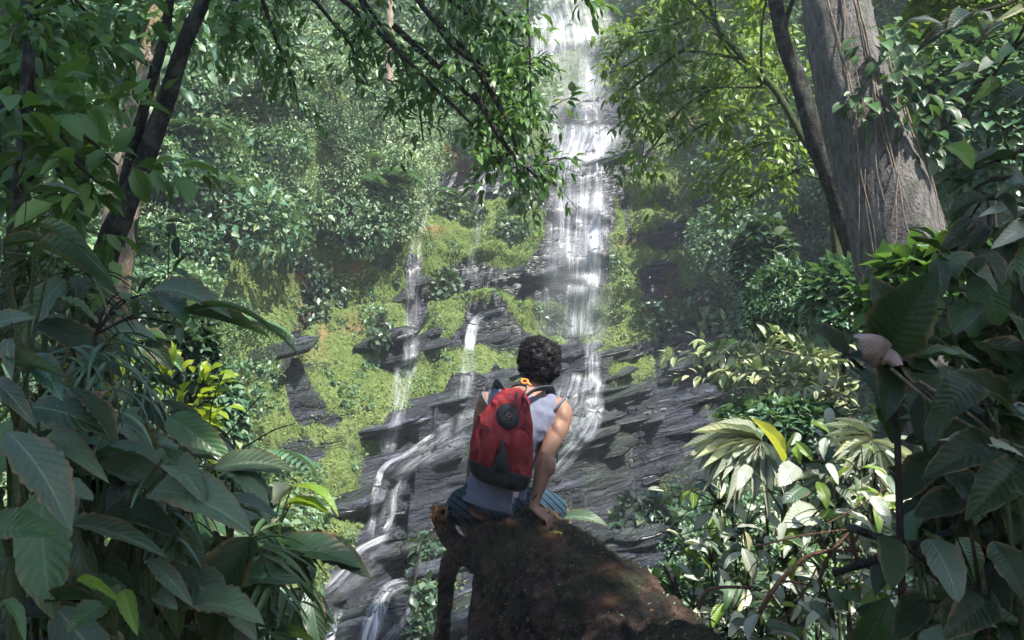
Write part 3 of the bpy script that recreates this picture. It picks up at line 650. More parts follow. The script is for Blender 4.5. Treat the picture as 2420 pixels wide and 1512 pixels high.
# ------------------------------------------------------------------ moss tufts on the cliff
sel = np.flatnonzero((VIS & (moss > 0.25 + .6 * RS.rand(*moss.shape)) & ~FOL & (Vv < 1600)).ravel())
n_t = 110000
pick = sel[RS.randint(0, len(sel), n_t)]
Pt = CV[pick] + RS.uniform(-.05, .05, (n_t, 3)); Nt = CN.reshape(-1, 3)[pick]
Dt = nrm(Nt * 0.5 + rand_dirs(n_t) * 0.7 + np.array([0, 0, -0.55]))
Lt = RS.uniform(0.03, 0.075, n_t) * (0.6 + 0.8 * vnoise(Pt, 0.8, 33))
V, F, k_ = leaf_geo(Pt - Nt * 0.01, Dt, nrm(Nt + rand_dirs(n_t) * .4), Lt, Lt * 0.28)
rv = np.clip(vnoise(Pt, 0.55, 90) * 0.75 + RS.rand(n_t) * 0.3 - 0.1, 0, .99)
tag(link('cliff_moss', mesh_np('cliff_moss', V, F, M['moss_tuft'], rnd=np.repeat(rv, k_))), 'yellow green moss and tiny ferns carpeting the cliff', 'moss', kind='stuff')

fs = sel[RS.randint(0, len(sel), 420)]; Pf = []
for c in fs:
    R = RS.uniform(.06, .2); n = CN.reshape(-1, 3)[c]; Pf.append(clump_leaves(CV[c] + n * R * .3, np.array([R, R, R]), int(RS.uniform(14, 50)), n, RS.uniform(.05, .11), .6))
P, D, N_, L_ = [np.concatenate(x) for x in zip(*Pf)]; V, F, k_ = leaf_geo(P, D, N_, L_, L_ * .25)
tag(link('cliff_ferns', mesh_np('cliff_ferns', V, F, M['jungle'], rnd=np.repeat(RS.rand(len(P)), k_))), 'small ferns and seedlings dotted over the moss', 'ferns', kind='stuff')
# ------------------------------------------------------------------ leafy clumps growing on the cliff
def clump_thing(name, label, cat, spots, mat, leaf, dens=1.0, group=None, kind='q', up=0.5):
    """spots: (u, v, ru, rv) photo ellipses, one plant"""
    Ps, Ds, Ns, Ls = [], [], [], []
    base = None
    for (u, v, ru, rv_) in spots:
        p, n = hit(u, v); d = (p - CAM) @ FW; m = d / FPX
        if base is None: base = p
        R = np.array([ru * m, 0.5 * (ru + rv_) * m * 0.7, rv_ * m])
        a, b, c, l = clump_leaves(p, R, int(dens * 2600 * ru * rv_ * m * m / (leaf / .15) ** 2 * .4) + 40, n * .8 + np.array([0, -.2, .4]), leaf, up)
        Ps.append(a); Ds.append(b); Ns.append(c); Ls.append(l)
    P = np.concatenate(Ps); D = np.concatenate(Ds); N_ = np.concatenate(Ns); L_ = np.concatenate(Ls)
    root = thing(name, label, cat, base, group)
    V, F, k_ = leaf_geo(P, D, N_, L_, L_ * 0.34, kind)
    part('foliage', V, F, M[mat], root, rnd=np.repeat(RS.rand(len(P)), k_), kind='stuff')
    st = [tube(np.array([base - np.array([0, 0, .05]), base + np.array([RS.uniform(-.1, .1), -.15, .2]), P[RS.randint(len(P))]]), [0.02, .014, .006], 5) for _ in range(4)]
    part('stem', *merge(st), M['twig'], root)
    return root
CL = [
 ('dark glossy leafy clump between the two upper side falls', [(1085, 498, 66, 30), (1040, 490, 36, 22)]),
 ('large glossy leafy clump under the overhanging branch tip', [(1215, 445, 56, 42), (1250, 470, 36, 34)]),
 ('small glossy leafy clump on moss left of the main fall', [(1205, 545, 44, 32)]),
 ('round glossy clump in the middle of the moss wall', [(1052, 680, 38, 44), (1030, 700, 22, 24)]),
 ('large dark clump hanging in the hollow of the left moss wall', [(765, 700, 60, 50), (730, 660, 40, 40), (750, 740, 34, 24)]),
 ('small leafy clump low on the left moss wall', [(903, 775, 24, 34), (900, 800, 26, 16)]),
 ('dark fringe of leaves overhanging the left moss wall', [(820, 560, 70, 44), (890, 600, 40, 30), (870, 540, 50, 40)]),
 ('leafy drape with rusty roots beside the left moss wall', [(700, 590, 34, 44), (660, 600, 36, 30)]),
 ('small plants behind the thin water of the middle fall', [(1325, 765, 26, 30)]),
 ('dark ferns on the shaded rock right of the log', [(1520, 1215, 70, 46), (1610, 1190, 60, 40)]),
 ('mossy bush at the foot of the log by the bottom fall', [(1010, 1320, 36, 60), (1020, 1430, 44, 60), (985, 1480, 40, 40)]),
 ('fringe of plants under the overhang on the right moss wall', [(1545, 482, 44, 10)]),
 ('dark bush on the lower right moss shelf', [(1545, 745, 36, 34), (1600, 775, 40, 24)]),
]
for l_, s_ in CL: clump_thing('cliff_plant', l_, 'plant', s_, 'glossy', 0.17)
# a hanging grass tuft on the shaded rock
gp, gn = hit(1618, 1205); root = thing('grass_tuft', 'pale drooping grass tuft on the shaded rock right of the log', 'grass tuft', gp)
n_ = 70; Pg = gp + RS.normal(0, .05, (n_, 3)); Dg = nrm(rand_dirs(n_) * .5 + np.array([0, -.3, -.8]))
V, F, k_ = leaf_geo(Pg, Dg, rand_dirs(n_), RS.uniform(.25, .5, n_), .012); part('blades', V, F, M['pale'], root, rnd=np.repeat(RS.rand(n_), k_), kind='stuff')

# ------------------------------------------------------------------ jungle on the side slopes
fsel = np.flatnonzero((VIS & FOL).ravel()); Uf, Vf = U.ravel(), Vv.ravel()
areaw = np.linalg.norm(np.cross(dS, dX), axis=-1).ravel()[fsel]
cs = fsel[RS.choice(len(fsel), 2600, p=areaw / areaw.sum())]
# tree-fern fronds, broad-leaved herbs and pale stems breaking up the slopes
fr, hb_, stm = [], [], []
for c in fsel[RS.choice(len(fsel), 150, p=areaw / areaw.sum())]:
    p = CV[c] + CN.reshape(-1, 3)[c] * RS.uniform(.5, 1.3); n_f = RS.randint(6, 11)
    for a in RS.uniform(0, 6.28, n_f):
        L = RS.uniform(.7, 1.3); t = np.linspace(0, 1, 16)[:, None]; d_ = np.array([math.cos(a), math.sin(a), 0]); cv = p + d_ * L * t + np.array([0, 0, 1]) * (.45 * t - .75 * t * t) * L; T = nrm(np.gradient(cv, axis=0)); sd = nrm(np.cross(T, [0, 0, 1.0]))
        for sg in (-1, 1): fr.append((cv, nrm(sd * sg + T * .4 + np.array([0, 0, -.15])), np.tile([0, 0, 1.0], (16, 1)), L * .28 * np.sin(np.pi * np.clip(t[:, 0], .08, 1) ** .8) + .02))
for c in fsel[RS.choice(len(fsel), 170, p=areaw / areaw.sum())]:
    n = CN.reshape(-1, 3)[c]; k_ = RS.randint(5, 12); dd = nrm(rand_dirs(k_) + n + np.array([0, -.2, .3])); p = CV[c] + n * RS.uniform(.3, .9) + dd * RS.uniform(.1, .5, (k_, 1)); hb_.append((p, nrm(dd + np.array([0, 0, -.6])), nrm(np.array([0, -.4, .8]) + rand_dirs(k_) * .3), RS.uniform(.2, .38, k_)))
for nm, lst, wr, mt, kd, lb in (('slope_fronds', fr, .16, 'jungle', 'q', 'arching tree fern fronds among the slope foliage'), ('slope_herbs', hb_, .3, 'glossy', 'h', 'broad leaved herbs among the slope foliage')):
    P, D, N_, L_ = [np.concatenate(x) for x in zip(*lst)]; V, F, k_ = leaf_geo(P, D, N_, L_, L_ * wr, kd)
    tag(link(nm, mesh_np(nm, V, F, M[mt], rnd=np.repeat(np.clip(RS.normal(.7, .2, len(P)), 0, .99), k_))), lb, 'foliage', kind='stuff')
def slope_kind(u, v):
    """which foliage grows where on the slopes"""
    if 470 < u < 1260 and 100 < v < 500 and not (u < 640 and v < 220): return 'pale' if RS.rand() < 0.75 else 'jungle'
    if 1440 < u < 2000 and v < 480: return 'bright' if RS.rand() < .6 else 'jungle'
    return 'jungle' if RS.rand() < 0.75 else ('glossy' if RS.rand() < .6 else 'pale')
acc = {}
shrubs = []
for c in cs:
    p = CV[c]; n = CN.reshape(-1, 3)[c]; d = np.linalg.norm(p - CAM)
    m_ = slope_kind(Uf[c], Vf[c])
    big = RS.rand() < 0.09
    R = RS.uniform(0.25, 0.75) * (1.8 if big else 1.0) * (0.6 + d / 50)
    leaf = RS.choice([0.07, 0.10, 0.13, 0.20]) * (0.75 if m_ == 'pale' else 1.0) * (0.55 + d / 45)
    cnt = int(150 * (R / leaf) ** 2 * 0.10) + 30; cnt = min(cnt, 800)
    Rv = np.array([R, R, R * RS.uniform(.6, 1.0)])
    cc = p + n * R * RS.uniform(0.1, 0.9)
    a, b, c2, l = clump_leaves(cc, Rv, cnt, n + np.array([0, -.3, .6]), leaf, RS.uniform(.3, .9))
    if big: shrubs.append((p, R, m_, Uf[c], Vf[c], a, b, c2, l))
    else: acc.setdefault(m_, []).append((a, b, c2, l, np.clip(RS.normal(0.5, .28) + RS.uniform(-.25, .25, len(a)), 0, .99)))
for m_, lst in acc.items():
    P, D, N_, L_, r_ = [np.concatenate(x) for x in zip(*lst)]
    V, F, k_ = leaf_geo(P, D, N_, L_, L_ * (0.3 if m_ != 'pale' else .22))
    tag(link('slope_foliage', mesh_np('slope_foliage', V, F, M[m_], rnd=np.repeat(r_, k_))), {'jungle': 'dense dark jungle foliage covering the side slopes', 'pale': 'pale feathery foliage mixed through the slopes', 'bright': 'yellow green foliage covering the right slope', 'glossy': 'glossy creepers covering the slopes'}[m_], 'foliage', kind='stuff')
vis_sh = [s for s in shrubs if -50 < s[3] < 2480 and -60 < s[4] < 1560]
def zone(u, v):
    if u < 1400:
        if v < 150: return 'along the top edge' if u > 600 else 'at the top left behind the trunks'
        if u > 960: return 'just left of the upper fall'
        if v < 330: return 'high on the left slope' if u > 480 else 'behind the forked trunk'
        if v < 620: return 'above the left moss wall' if u > 480 else 'left of the forked trunk'
        return 'beside the foot of the left moss wall' if v > 850 else 'beside the left moss wall'
    if v < 200: return 'high on the right slope' if u < 2000 else 'behind the thick leaning tree'
    if v < 500: return 'on the upper right slope' if u < 1950 else 'right of the thick leaning tree'
    if v < 820: return 'beside the right moss wall' if u < 1850 else 'below the slender dark trunk'
    return 'on the bank right of the rapids' if v < 1100 else 'low on the right bank'
LOOK = {'pale': 'pale feathery shrub', 'jungle': 'dark green rounded shrub', 'bright': 'yellow green shrub', 'glossy': 'glossy creeper mound'}
for (p, R, m_, u_, v_, a, b, c2, l) in vis_sh:
    root = thing('shrub', LOOK[m_], 'shrub', p, LOOK[m_] + 's of the ' + ('right' if u_ > 1400 else 'left') + ' slope'); later_label(root, LOOK[m_] + ' ' + zone(u_, v_), u_)
    V, F, k_ = leaf_geo(a, b, c2, l, l * (.3 if m_ != 'pale' else .22))
    part('foliage', V, F, M[m_], root, rnd=np.repeat(np.clip(RS.normal(.55, .25) + RS.uniform(-.25, .25, len(a)), 0, .99), k_), kind='stuff')
    part('stem', *merge([tube(np.array([p - np.array([0, 0, .1]), p + RS.normal(0, .1, 3), a[RS.randint(len(a))]]), [.03, .02, .008], 5) for _ in range(3)]), M['twig'], root)
# ------------------------------------------------------------------ broad leaves, built once per shape and shared
def leaf_mesh(shape, arc, pleat, fold, wave, nv=18, nu=8, curl=0.0):
    """unit leaf: length 1 along y, half width 1 along x; tip and base on the y axis"""
    t = np.linspace(0, 1, nv + 1); s = np.linspace(-1, 1, nu + 1)
    if shape == 'lance': w = np.sin(np.pi * t ** 0.85) ** 0.85
    elif shape == 'oval': w = np.sin(np.pi * t ** 0.7) ** 0.62
    elif shape == 'heart': w = np.clip(np.where(t < 0.22, np.sqrt(np.clip(t / 0.22, 0, 1)), np.cos((t - 0.22) / 0.78 * np.pi / 2) ** 0.8), 0, 1)
    elif shape == 'blade': w = np.sin(np.pi * np.clip(t, 0, 1) ** 0.6) ** 0.5 * (1 - 0.25 * t)
    else: w = np.sin(np.pi * t ** 0.8) ** 0.7
    w[0] = 0.03; w[-1] = 0.012
    T, S = np.meshgrid(t, s, indexing='ij'); Wd = w[:, None]
    x = S * Wd * (1 + 0.04 * np.sin(T * 40 + S * 3))
    z = arc * 4 * T * (1 - T) + fold * np.abs(S) * Wd + pleat * np.sin(2 * np.pi * (T * 11 - np.abs(S) * 2.4)) * np.minimum(1, np.abs(S) * 2.5) * Wd
    z = z + wave * np.sin(T * 17 + 2 * S) * np.abs(S) ** 2 * Wd - curl * (S ** 2) * Wd
    y = T + 0.0 * S - (0.12 * (1 - np.abs(S)) * 0 if shape != 'heart' else 0.10 * np.abs(S) * (1 - T) ** 6 * 2)
    V = np.stack([x, y, z], -1).reshape(-1, 3)
    ii = np.arange((nv + 1) * (nu + 1)).reshape(nv + 1, nu + 1)
    F = np.stack([ii[:-1, :-1], ii[:-1, 1:], ii[1:, 1:], ii[1:, :-1]], -1).reshape(-1, 4)
    uv = np.stack([(S + 1) / 2, T], -1).reshape(-1, 2)
    return V, F, uv
LEAFV = {
 'lance': [leaf_mesh('lance', 0.10, .006, .10, .012), leaf_mesh('lance', 0.16, .008, .06, .02), leaf_mesh('lance', 0.05, .006, .16, .015)],
 'pleat': [leaf_mesh('lance', 0.10, .016, .05, .01, 44, 10), leaf_mesh('lance', 0.15, .018, .08, .01, 44, 10)],
 'oval': [leaf_mesh('oval', 0.08, .006, .06, .02), leaf_mesh('oval', 0.14, .008, .10, .015)],
 'heart': [leaf_mesh('heart', 0.07, .008, .08, .03, 20, 10), leaf_mesh('heart', 0.10, .008, .14, .03, 20, 10)],
 'blade': [leaf_mesh('blade', 0.10, .001, .025, .003, 14, 4), leaf_mesh('blade', 0.17, .001, .035, .003, 14, 4), leaf_mesh('blade', 0.05, .001, .03, .003, 14, 4)],
 'curl': [leaf_mesh('oval', 0.12, .012, -.05, .05, 20, 10, 0.35)],
 'small': [leaf_mesh('lance', 0.06, 0, .16, 0, 4, 2), leaf_mesh('lance', 0.12, 0, .10, 0, 4, 2)],
}
LCACHE = {}
def leaf_data(kind, i, mat):
    vs_ = LEAFV[kind]; i = i % len(vs_); key = (kind, i, mat)
    if key not in LCACHE:
        V, F, uv = vs_[i]; LCACHE[key] = mesh_np('leaf', V, F, M[mat], uv=uv, smooth_shade=True)
    return LCACHE[key]
def put_leaf(base, tip, hw, mat, kind, root, n=None, name='leaf', i=None):
    base = np.asarray(base, float); tip = np.asarray(tip, float); y = tip - base; L = np.linalg.norm(y); y = y / L
    if n is None: n = np.array([RS.normal(0, .35), -0.45 + RS.normal(0, .25), 0.85])
    x = np.cross(y, n); x = x / max(np.linalg.norm(x), 1e-6); z = np.cross(x, y)
    o = link(name, leaf_data(kind, RS.randint(9) if i is None else i, mat), root)
    Mx = Matrix([[x[0] * hw, y[0] * L, z[0] * L, 0], [x[1] * hw, y[1] * L, z[1] * L, 0], [x[2] * hw, y[2] * L, z[2] * L, 0], [0, 0, 0, 1]])
    Mx.translation = Vector(base - world_loc(root)); o.matrix_basis = Mx
    return o
def stem_part(path, r0, r1, mat, root, name='stem', sides=6, n=None):
    p = spline(path, n or max(6, 4 * len(path))); V, F = tube(p, np.linspace(r0, r1, len(p)), sides)
    return part(name, V, F, M[mat], root, smooth_shade=True)
def gz(p):
    return float(ground_z(np.array(p[0]), np.array(p[1])))

def crown_leaves(root, P, D, N_, L_, wr, mat, n_ind, kind='h', name='leaf'):
    """the n_ind leaves that show largest as single leaves, the rest joined"""
    P = np.asarray(P); pj = proj(P); size = np.asarray(L_) / pj[:, 2]
    inside = (pj[:, 0] > -20) & (pj[:, 0] < 2440) & (pj[:, 1] > -20) & (pj[:, 1] < 1530)
    order = np.argsort(-(size * inside)); ind = order[:n_ind][inside[order[:n_ind]]]
    rest = np.setdiff1d(np.arange(len(P)), ind)
    for j in ind:
        put_leaf(P[j], P[j] + D[j] * L_[j], L_[j] * wr, mat, 'small', root, N_[j], name)
    if len(rest):
        V, F, k_ = leaf_geo(P[rest], D[rest], N_[rest], np.asarray(L_)[rest], np.asarray(L_)[rest] * wr, kind)
        part('foliage', V, F, M[mat], root, rnd=np.repeat(RS.rand(len(rest)), k_), kind='stuff')
def twig_leaves(path, n, L, out_r, side_bias=None, droop=0.5):
    """leaves set alternately along a twig"""
    p = spline(path, 40); T = nrm(np.gradient(p, axis=0)); i = RS.randint(4, 40, n)
    side = rand_dirs(n); side = nrm(side - (side * T[i]).sum(1)[:, None] * T[i])
    P = p[i] + side * RS.uniform(0, out_r, n)[:, None]
    D = nrm(T[i] * 0.6 + side * 0.7 + np.array([0, 0, -droop]) + rand_dirs(n) * .25)
    N_ = nrm(np.array([0, -.35, .8]) + rand_dirs(n) * .45)
    return P, D, N_, L * RS.uniform(.6, 1.25, n)

# ------------------------------------------------------------------ big leaning tree on the right with aerial roots
def px_path(pts, d=None):
    return np.array([at(*(p if len(p) == 3 else (p[0], p[1], d))) for p in pts])
root = thing('leaning_tree', 'thick pale leaning tree trunk hung with aerial roots on the right', 'tree', at(2235, 1000, 6.7))
path = px_path([(1890, -900, 9.2), (1935, -400, 8.2), (1965, -100, 7.6), (1990, 80, 7.3), (2040, 280, 7.1), (2100, 460, 6.9), (2140, 620, 6.8), (2190, 830, 6.7), (2240, 1080, 6.6)])
rad = np.array([.15, .20, .230, .238, .262, .285, .292, .31, .35])
pth = spline(path, 110); rr_ = np.interp(np.linspace(0, 1, 110), np.linspace(0, 1, 9), rad)
def bark_bump(V, a):
    fl = 0.10 * np.sin(a * 3 + 0.8)[None] + 0.07 * np.sin(a * 5 + 2.0)[None]
    return fl * (0.6 + 0.5 * np.linspace(0, 1, V.shape[0])[:, None]) + 0.20 * fbm(V * np.array([1, 1, .35]), 4.0, 4, 3) + 0.09 * fbm(V * np.array([1, 1, .6]), 14, 3, 4)
V, F = tube(pth, rr_, 56, True, bark_bump); part('trunk', V, F, M['bark_big'], root, smooth_shade=True)
c0 = at(1935, -400, 8.2)
for i in range(6):
    e = c0 + np.array([RS.uniform(-4, 3), RS.uniform(-3, 3), RS.uniform(2, 4)]); stem_part([c0 + np.array([0, 0, i * .2]), (c0 + e) / 2 + np.array([0, 0, .5]), e], .1, .03, 'bark_big', root, 'branch')
LI = [[(1908, -80), (1935, 60), (1975, 230), (1995, 330), (2010, 480), (2030, 640), (2062, 690)], [(1912, -60), (1945, 90), (1985, 260), (2008, 420), (2040, 560), (2050, 660)], [(1950, -60), (1970, 60), (1990, 200), (2012, 330), (2020, 480), (2045, 640)],
      [(1958, -60), (2003, 90), (2020, 210), (2040, 330), (2072, 440), (2078, 560), (2072, 640)], [(1965, -40), (2010, 100), (2030, 230), (2060, 370), (2080, 460), (2100, 560), (2130, 640)], [(1990, -40), (2000, 60), (2012, 120), (2030, 260), (2036, 420), (2060, 520)],
      [(2075, 100), (2083, 200), (2086, 290), (2082, 380), (2078, 480), (2070, 560)], [(2110, 250), (2140, 380), (2165, 470), (2180, 560), (2200, 640)], [(1955, -60), (1962, 60), (1970, 160), (1985, 300), (2000, 420)], [(2100, 180), (2108, 290), (2150, 420), (2190, 560)]]
for k_, l_ in enumerate(LI):
    p = []
    for (u, v) in l_:
        i = np.argmin(np.abs(proj(pth)[:, 1] - v)); c = pth[i]; pj = proj(c)
        off = (u - pj[0]) / FPX * pj[2]; R_ = rr_[i] * 1.12
        dy = math.sqrt(max(R_ * R_ - off * off, 0.0)) if abs(off) < R_ else 0
        p.append([c[0] + off, c[1] - dy - 0.02, c[2] + (pj[1] - v) / FPX * pj[2]])
    stem_part(np.array(p) + RS.normal(0, .006, (len(p), 3)), RS.uniform(.0035, .007), RS.uniform(.002, .005), 'liana', root, 'aerial_root', 6, 40)
# leafy sprigs growing on the trunk
P_, D_, N_, L_ = [], [], [], []
for (u, v) in [(2060, 100), (2110, 160), (2150, 290), (2040, 250), (2180, 330), (2130, 90), (2080, 230), (2190, 240), (2160, 200), (2205, 300)]:
    c = at(u, v, 6.75); a = rand_dirs(14) * .12; P_.append(c + a); D_.append(nrm(a + np.array([0, -.2, -.4]) * .3)); N_.append(nrm(np.array([0, -.5, .8]) + rand_dirs(14) * .4)); L_.append(RS.uniform(.08, .17, 14))
crown_leaves(root, np.concatenate(P_), np.concatenate(D_), np.concatenate(N_), np.concatenate(L_), .3, 'big_green', 140)

# thin dark trunk just left of it
root = thing('slender_tree', 'slender dark mossy trunk left of the thick leaning tree', 'tree', at(2075, 760, 8.2))
pth2 = spline(px_path([(1780, -500), (1825, -60), (1850, 90), (1880, 170), (1905, 250), (1925, 330), (1955, 400), (1985, 490), (2020, 590), (2060, 700), (2100, 900)], 8.2), 80)
def bb2(V, a): return 0.35 * fbm(V, 5.0, 4, 8)
V, F = tube(pth2, np.linspace(.05, .105, 80), 16, True, bb2); part('trunk', V, F, M['bark_dark'], root, smooth_shade=True)
stem_part(px_path([(1850, 90), (1860, 40), (1890, -40)], 8.2), .03, .015, 'bark_dark', root, 'branch')

# ------------------------------------------------------------------ bright small-leaved tree right of the waterfall
root = thing('bright_leaved_tree', 'slim tree with bright yellow green leaves right of the waterfall', 'tree', at(1960, 620, 9.0))
D9 = 9.2
main = px_path([(2000, 760), (1975, 560), (1960, 430), (1900, 330), (1830, 210), (1740, 120), (1690, 50), (1660, -80)], D9); stem_part(main, .05, .018, 'green_stem', root, 'trunk', 8, 50)
BR = [[(1830, 210), (1760, 160), (1700, 80), (1690, -40)], [(1810, 205), (1700, 198), (1600, 200), (1540, 240), (1500, 310)], [(1960, 430), (1880, 360), (1800, 280)], [(1760, 140), (1640, 100), (1540, 90), (1470, 110)], [(1720, 90), (1700, 30), (1710, -60)], [(1850, 240), (1760, 260), (1650, 300), (1600, 350)],
      [(1740, 120), (1650, 40), (1560, -10), (1480, -40)], [(1800, 200), (1780, 80), (1800, -40)], [(1900, 330), (1800, 340), (1720, 400), (1680, 440)], [(1700, 198), (1620, 240), (1570, 300), (1530, 340)], [(1870, 300), (1880, 180), (1860, 60)], [(1640, 100), (1560, 150), (1490, 200), (1465, 240)], [(1930, 380), (1870, 400), (1790, 440), (1740, 480)], [(1640, 40), (1560, 60), (1500, 60)]]
Ps = []
for b in BR:
    dd = D9 + RS.uniform(-.9, .9); p = px_path(b, D9); p[1:, 1] += np.linspace(0, dd - D9, len(p))[1:]; stem_part(p, .016, .006, 'green_stem', root, 'branch')
    pl = spline(p, 20)
    for j in range(9):
        s0 = pl[RS.randint(4, 20)]; e = s0 + nrm(RS.normal(size=3) + np.array([-.2, 0, -.25])) * RS.uniform(.3, .75)
        tw = [s0, (s0 + e) / 2 + np.array([0, 0, .05]), e]; Ps.append(twig_leaves(tw, 34, .10, .06, droop=.25))
        if j < 3: stem_part(tw, .005, .002, 'green_stem', root, 'twig', 4)
P_, D_, N_, L_ = [np.concatenate(x) for x in zip(*Ps)]
crown_leaves(root, P_, D_, N_, L_, .2, 'bright', 300)

# ------------------------------------------------------------------ forked dark tree on the left and its overhanging branches
root = thing('forked_tree', 'dark forked leaning tree on the left whose leafy branches overhang the view', 'tree', at(165, 900, 6.4))
DT = 6.4
ta = spline(px_path([(640, -520), (560, -220), (500, -40), (440, 90), (395, 230), (345, 370), (300, 480), (262, 570), (225, 680), (185, 800), (120, 1050)], DT), 90)
V, F = tube(ta, np.interp(np.linspace(0, 1, 90), [0, .3, .6, 1], [.036, .050, .072, .11]), 18, True, bb2); part('trunk', V, F, M['bark_dark'], root, smooth_shade=True)
tb = spline(px_path([(470, -500), (440, -200), (405, -20), (385, 100), (350, 220), (320, 330), (295, 430), (280, 530), (255, 600)], DT + .05), 80)
V, F = tube(tb, np.linspace(.026, .044, 80), 14, True, bb2); part('trunk', V, F, M['bark_dark'], root, smooth_shade=True)
top = at(560, -220, DT)
LB = [[(880, -120), (1010, 30), (1070, 110), (1180, 200), (1250, 320), (1290, 455)], [(980, -120), (1100, 10), (1180, 90), (1235, 190)], [(700, -120), (900, 80), (1010, 190), (1120, 300), (1180, 385)], [(600, -120), (640, 60), (690, 180), (705, 255)],
      [(780, -120), (940, 120), (985, 230), (1000, 330)], [(1060, -120), (1140, -20), (1190, 30), (1225, 70)], [(640, -140), (760, 20), (830, 110), (870, 200)], [(1010, 30), (1110, 130), (1210, 220), (1265, 300)], [(1120, 150), (1200, 290), (1230, 400)], [(930, 60), (1060, 180), (1150, 260), (1240, 300)],
      [(560, -120), (560, 40), (600, 110)], [(500, -120), (520, 20), (540, 70)], [(820, -120), (860, 20), (930, 110)], [(1100, -60), (1120, 60), (1190, 130), (1245, 220)], [(1120, 220), (1200, 350), (1270, 420)], [(900, -130), (1040, -20), (1130, 60), (1190, 150)]]
Ps = []
for k_, b in enumerate(LB):
    p = px_path(b, DT + .35 * math.sin(k_ * 2.1)); pa = np.vstack([[top + np.array([.1 * k_ % .7, 0, .3])], p]) if k_ < 7 else p
    stem_part(pa, .022, .005, 'twig', root, 'branch', 6, 30); pl = spline(p, 24)
    for j in range(13):
        i0 = RS.randint(3, 24); s0 = pl[i0]; e = s0 + nrm(RS.normal(size=3) * np.array([1, .8, .8]) + np.array([.12, 0, -.55])) * RS.uniform(.15, .42)
        tw = [s0, (s0 + e) / 2 + np.array([0, 0, .04]), e]; Ps.append(twig_leaves(tw, 17, .082, .04, droop=.45))
        if j < 5: stem_part(tw, .004, .002, 'twig', root, 'twig', 4)
P_, D_, N_, L_ = [np.concatenate(x) for x in zip(*Ps)]
crown_leaves(root, P_, D_, N_, L_, .2, 'canopy', 300)

# hanging vine with a few leaves in front of the waterfall
root = thing('hanging_vine', 'thin dark vine hanging straight down in front of the waterfall', 'vine', at(1250, -200, 6.2))
stem_part(px_path([(1246, -200), (1247, 20), (1251, 80), (1253, 160), (1254, 240), (1252, 285)], 6.2), .009, .005, 'twig', root, 'stem', 6, 40)
P_, D_, N_, L_ = twig_leaves(px_path([(1250, 0), (1252, 130), (1254, 280)], 6.2), 40, .10, .09); crown_leaves(root, P_, D_, N_, L_, .2, 'canopy', 40)
root = thing('leaf_sprig', 'small sprig of three green leaves hanging before the upper waterfall', 'sprig', at(1300, 240, 6.0))
stem_part(px_path([(1296, 262), (1325, 240), (1350, 228), (1352, 205)], 6.0), .003, .002, 'green_stem', root)
for (a, b, c, d) in [(1350, 228, 1388, 220), (1352, 215, 1350, 192), (1350, 222, 1382, 208), (1345, 235, 1372, 240), (1340, 240, 1360, 256)]: put_leaf(at(a, b, 6), at(c, d, 6), .024, 'canopy', 'oval', root, np.array([0, -.6, .6]))
# another strip of leaves along the top edge
root = thing('top_edge_branch', 'leafy twig reaching in at the top edge before the waterfall lip', 'branch', at(1400, -80, 6.2))
tw = px_path([(1380, -120), (1375, -40), (1390, 0), (1430, 20)], 6.2); stem_part(tw, .008, .003, 'twig', root)
P_, D_, N_, L_ = twig_leaves(tw, 34, .12, .1); crown_leaves(root, P_, D_, N_, L_, .2, 'canopy', 34)

# ------------------------------------------------------------------ trees of the left background
def trunk_tree(name, label, pts, d, r0, r1, mat, leaves=None, lm='jungle', n=0, L=.14, spread=1.0):
    p = spline(px_path(pts, d), 60); base = p[-1]; root = thing(name, label, 'tree', base)
    V, F = tube(p, np.linspace(r0, r1, 60), 14, True, bb2); part('trunk', V, F, M[mat], root, smooth_shade=True)
    if n:
        Ps = []
        for (u, v) in leaves:
            c = at(u, v, d + RS.uniform(-.6, .6)); i = np.argmin(np.linalg.norm(p - c, axis=1)); stem_part([p[i], (p[i] + c) / 2 + np.array([0, 0, .15]), c], .018, .006, 'twig', root, 'branch')
            for j in range(n):
                e = c + nrm(RS.normal(size=3) + np.array([0, 0, -.2])) * RS.uniform(.2, .8) * spread; Ps.append(twig_leaves([c, (c + e) / 2, e], 14, L, .07))
        P_, D_, N_, L_ = [np.concatenate(x) for x in zip(*Ps)]; crown_leaves(root, P_, D_, N_, L_, .26, lm, 120)
    return root
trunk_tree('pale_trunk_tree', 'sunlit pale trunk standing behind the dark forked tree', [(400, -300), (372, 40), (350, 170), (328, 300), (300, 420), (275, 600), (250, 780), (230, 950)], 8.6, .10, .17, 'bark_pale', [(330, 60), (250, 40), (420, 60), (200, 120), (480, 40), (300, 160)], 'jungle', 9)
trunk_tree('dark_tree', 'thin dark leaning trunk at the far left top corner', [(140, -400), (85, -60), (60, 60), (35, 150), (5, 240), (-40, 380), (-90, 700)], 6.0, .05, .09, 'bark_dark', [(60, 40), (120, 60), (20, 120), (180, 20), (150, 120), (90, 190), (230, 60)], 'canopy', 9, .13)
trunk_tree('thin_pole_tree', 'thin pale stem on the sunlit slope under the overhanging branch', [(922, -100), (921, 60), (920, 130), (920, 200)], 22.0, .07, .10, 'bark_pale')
trunk_tree('shaded_tree', 'small shaded tree with drooping dark leaves at the left edge', [(70, 100), (62, 250), (55, 380), (40, 560), (20, 800)], 5.2, .03, .06, 'bark_dark', [(60, 240), (110, 290), (150, 330), (40, 330), (190, 380), (110, 400), (230, 430), (60, 430), (170, 460), (20, 270), (280, 390)], 'canopy', 2, .18, .9)

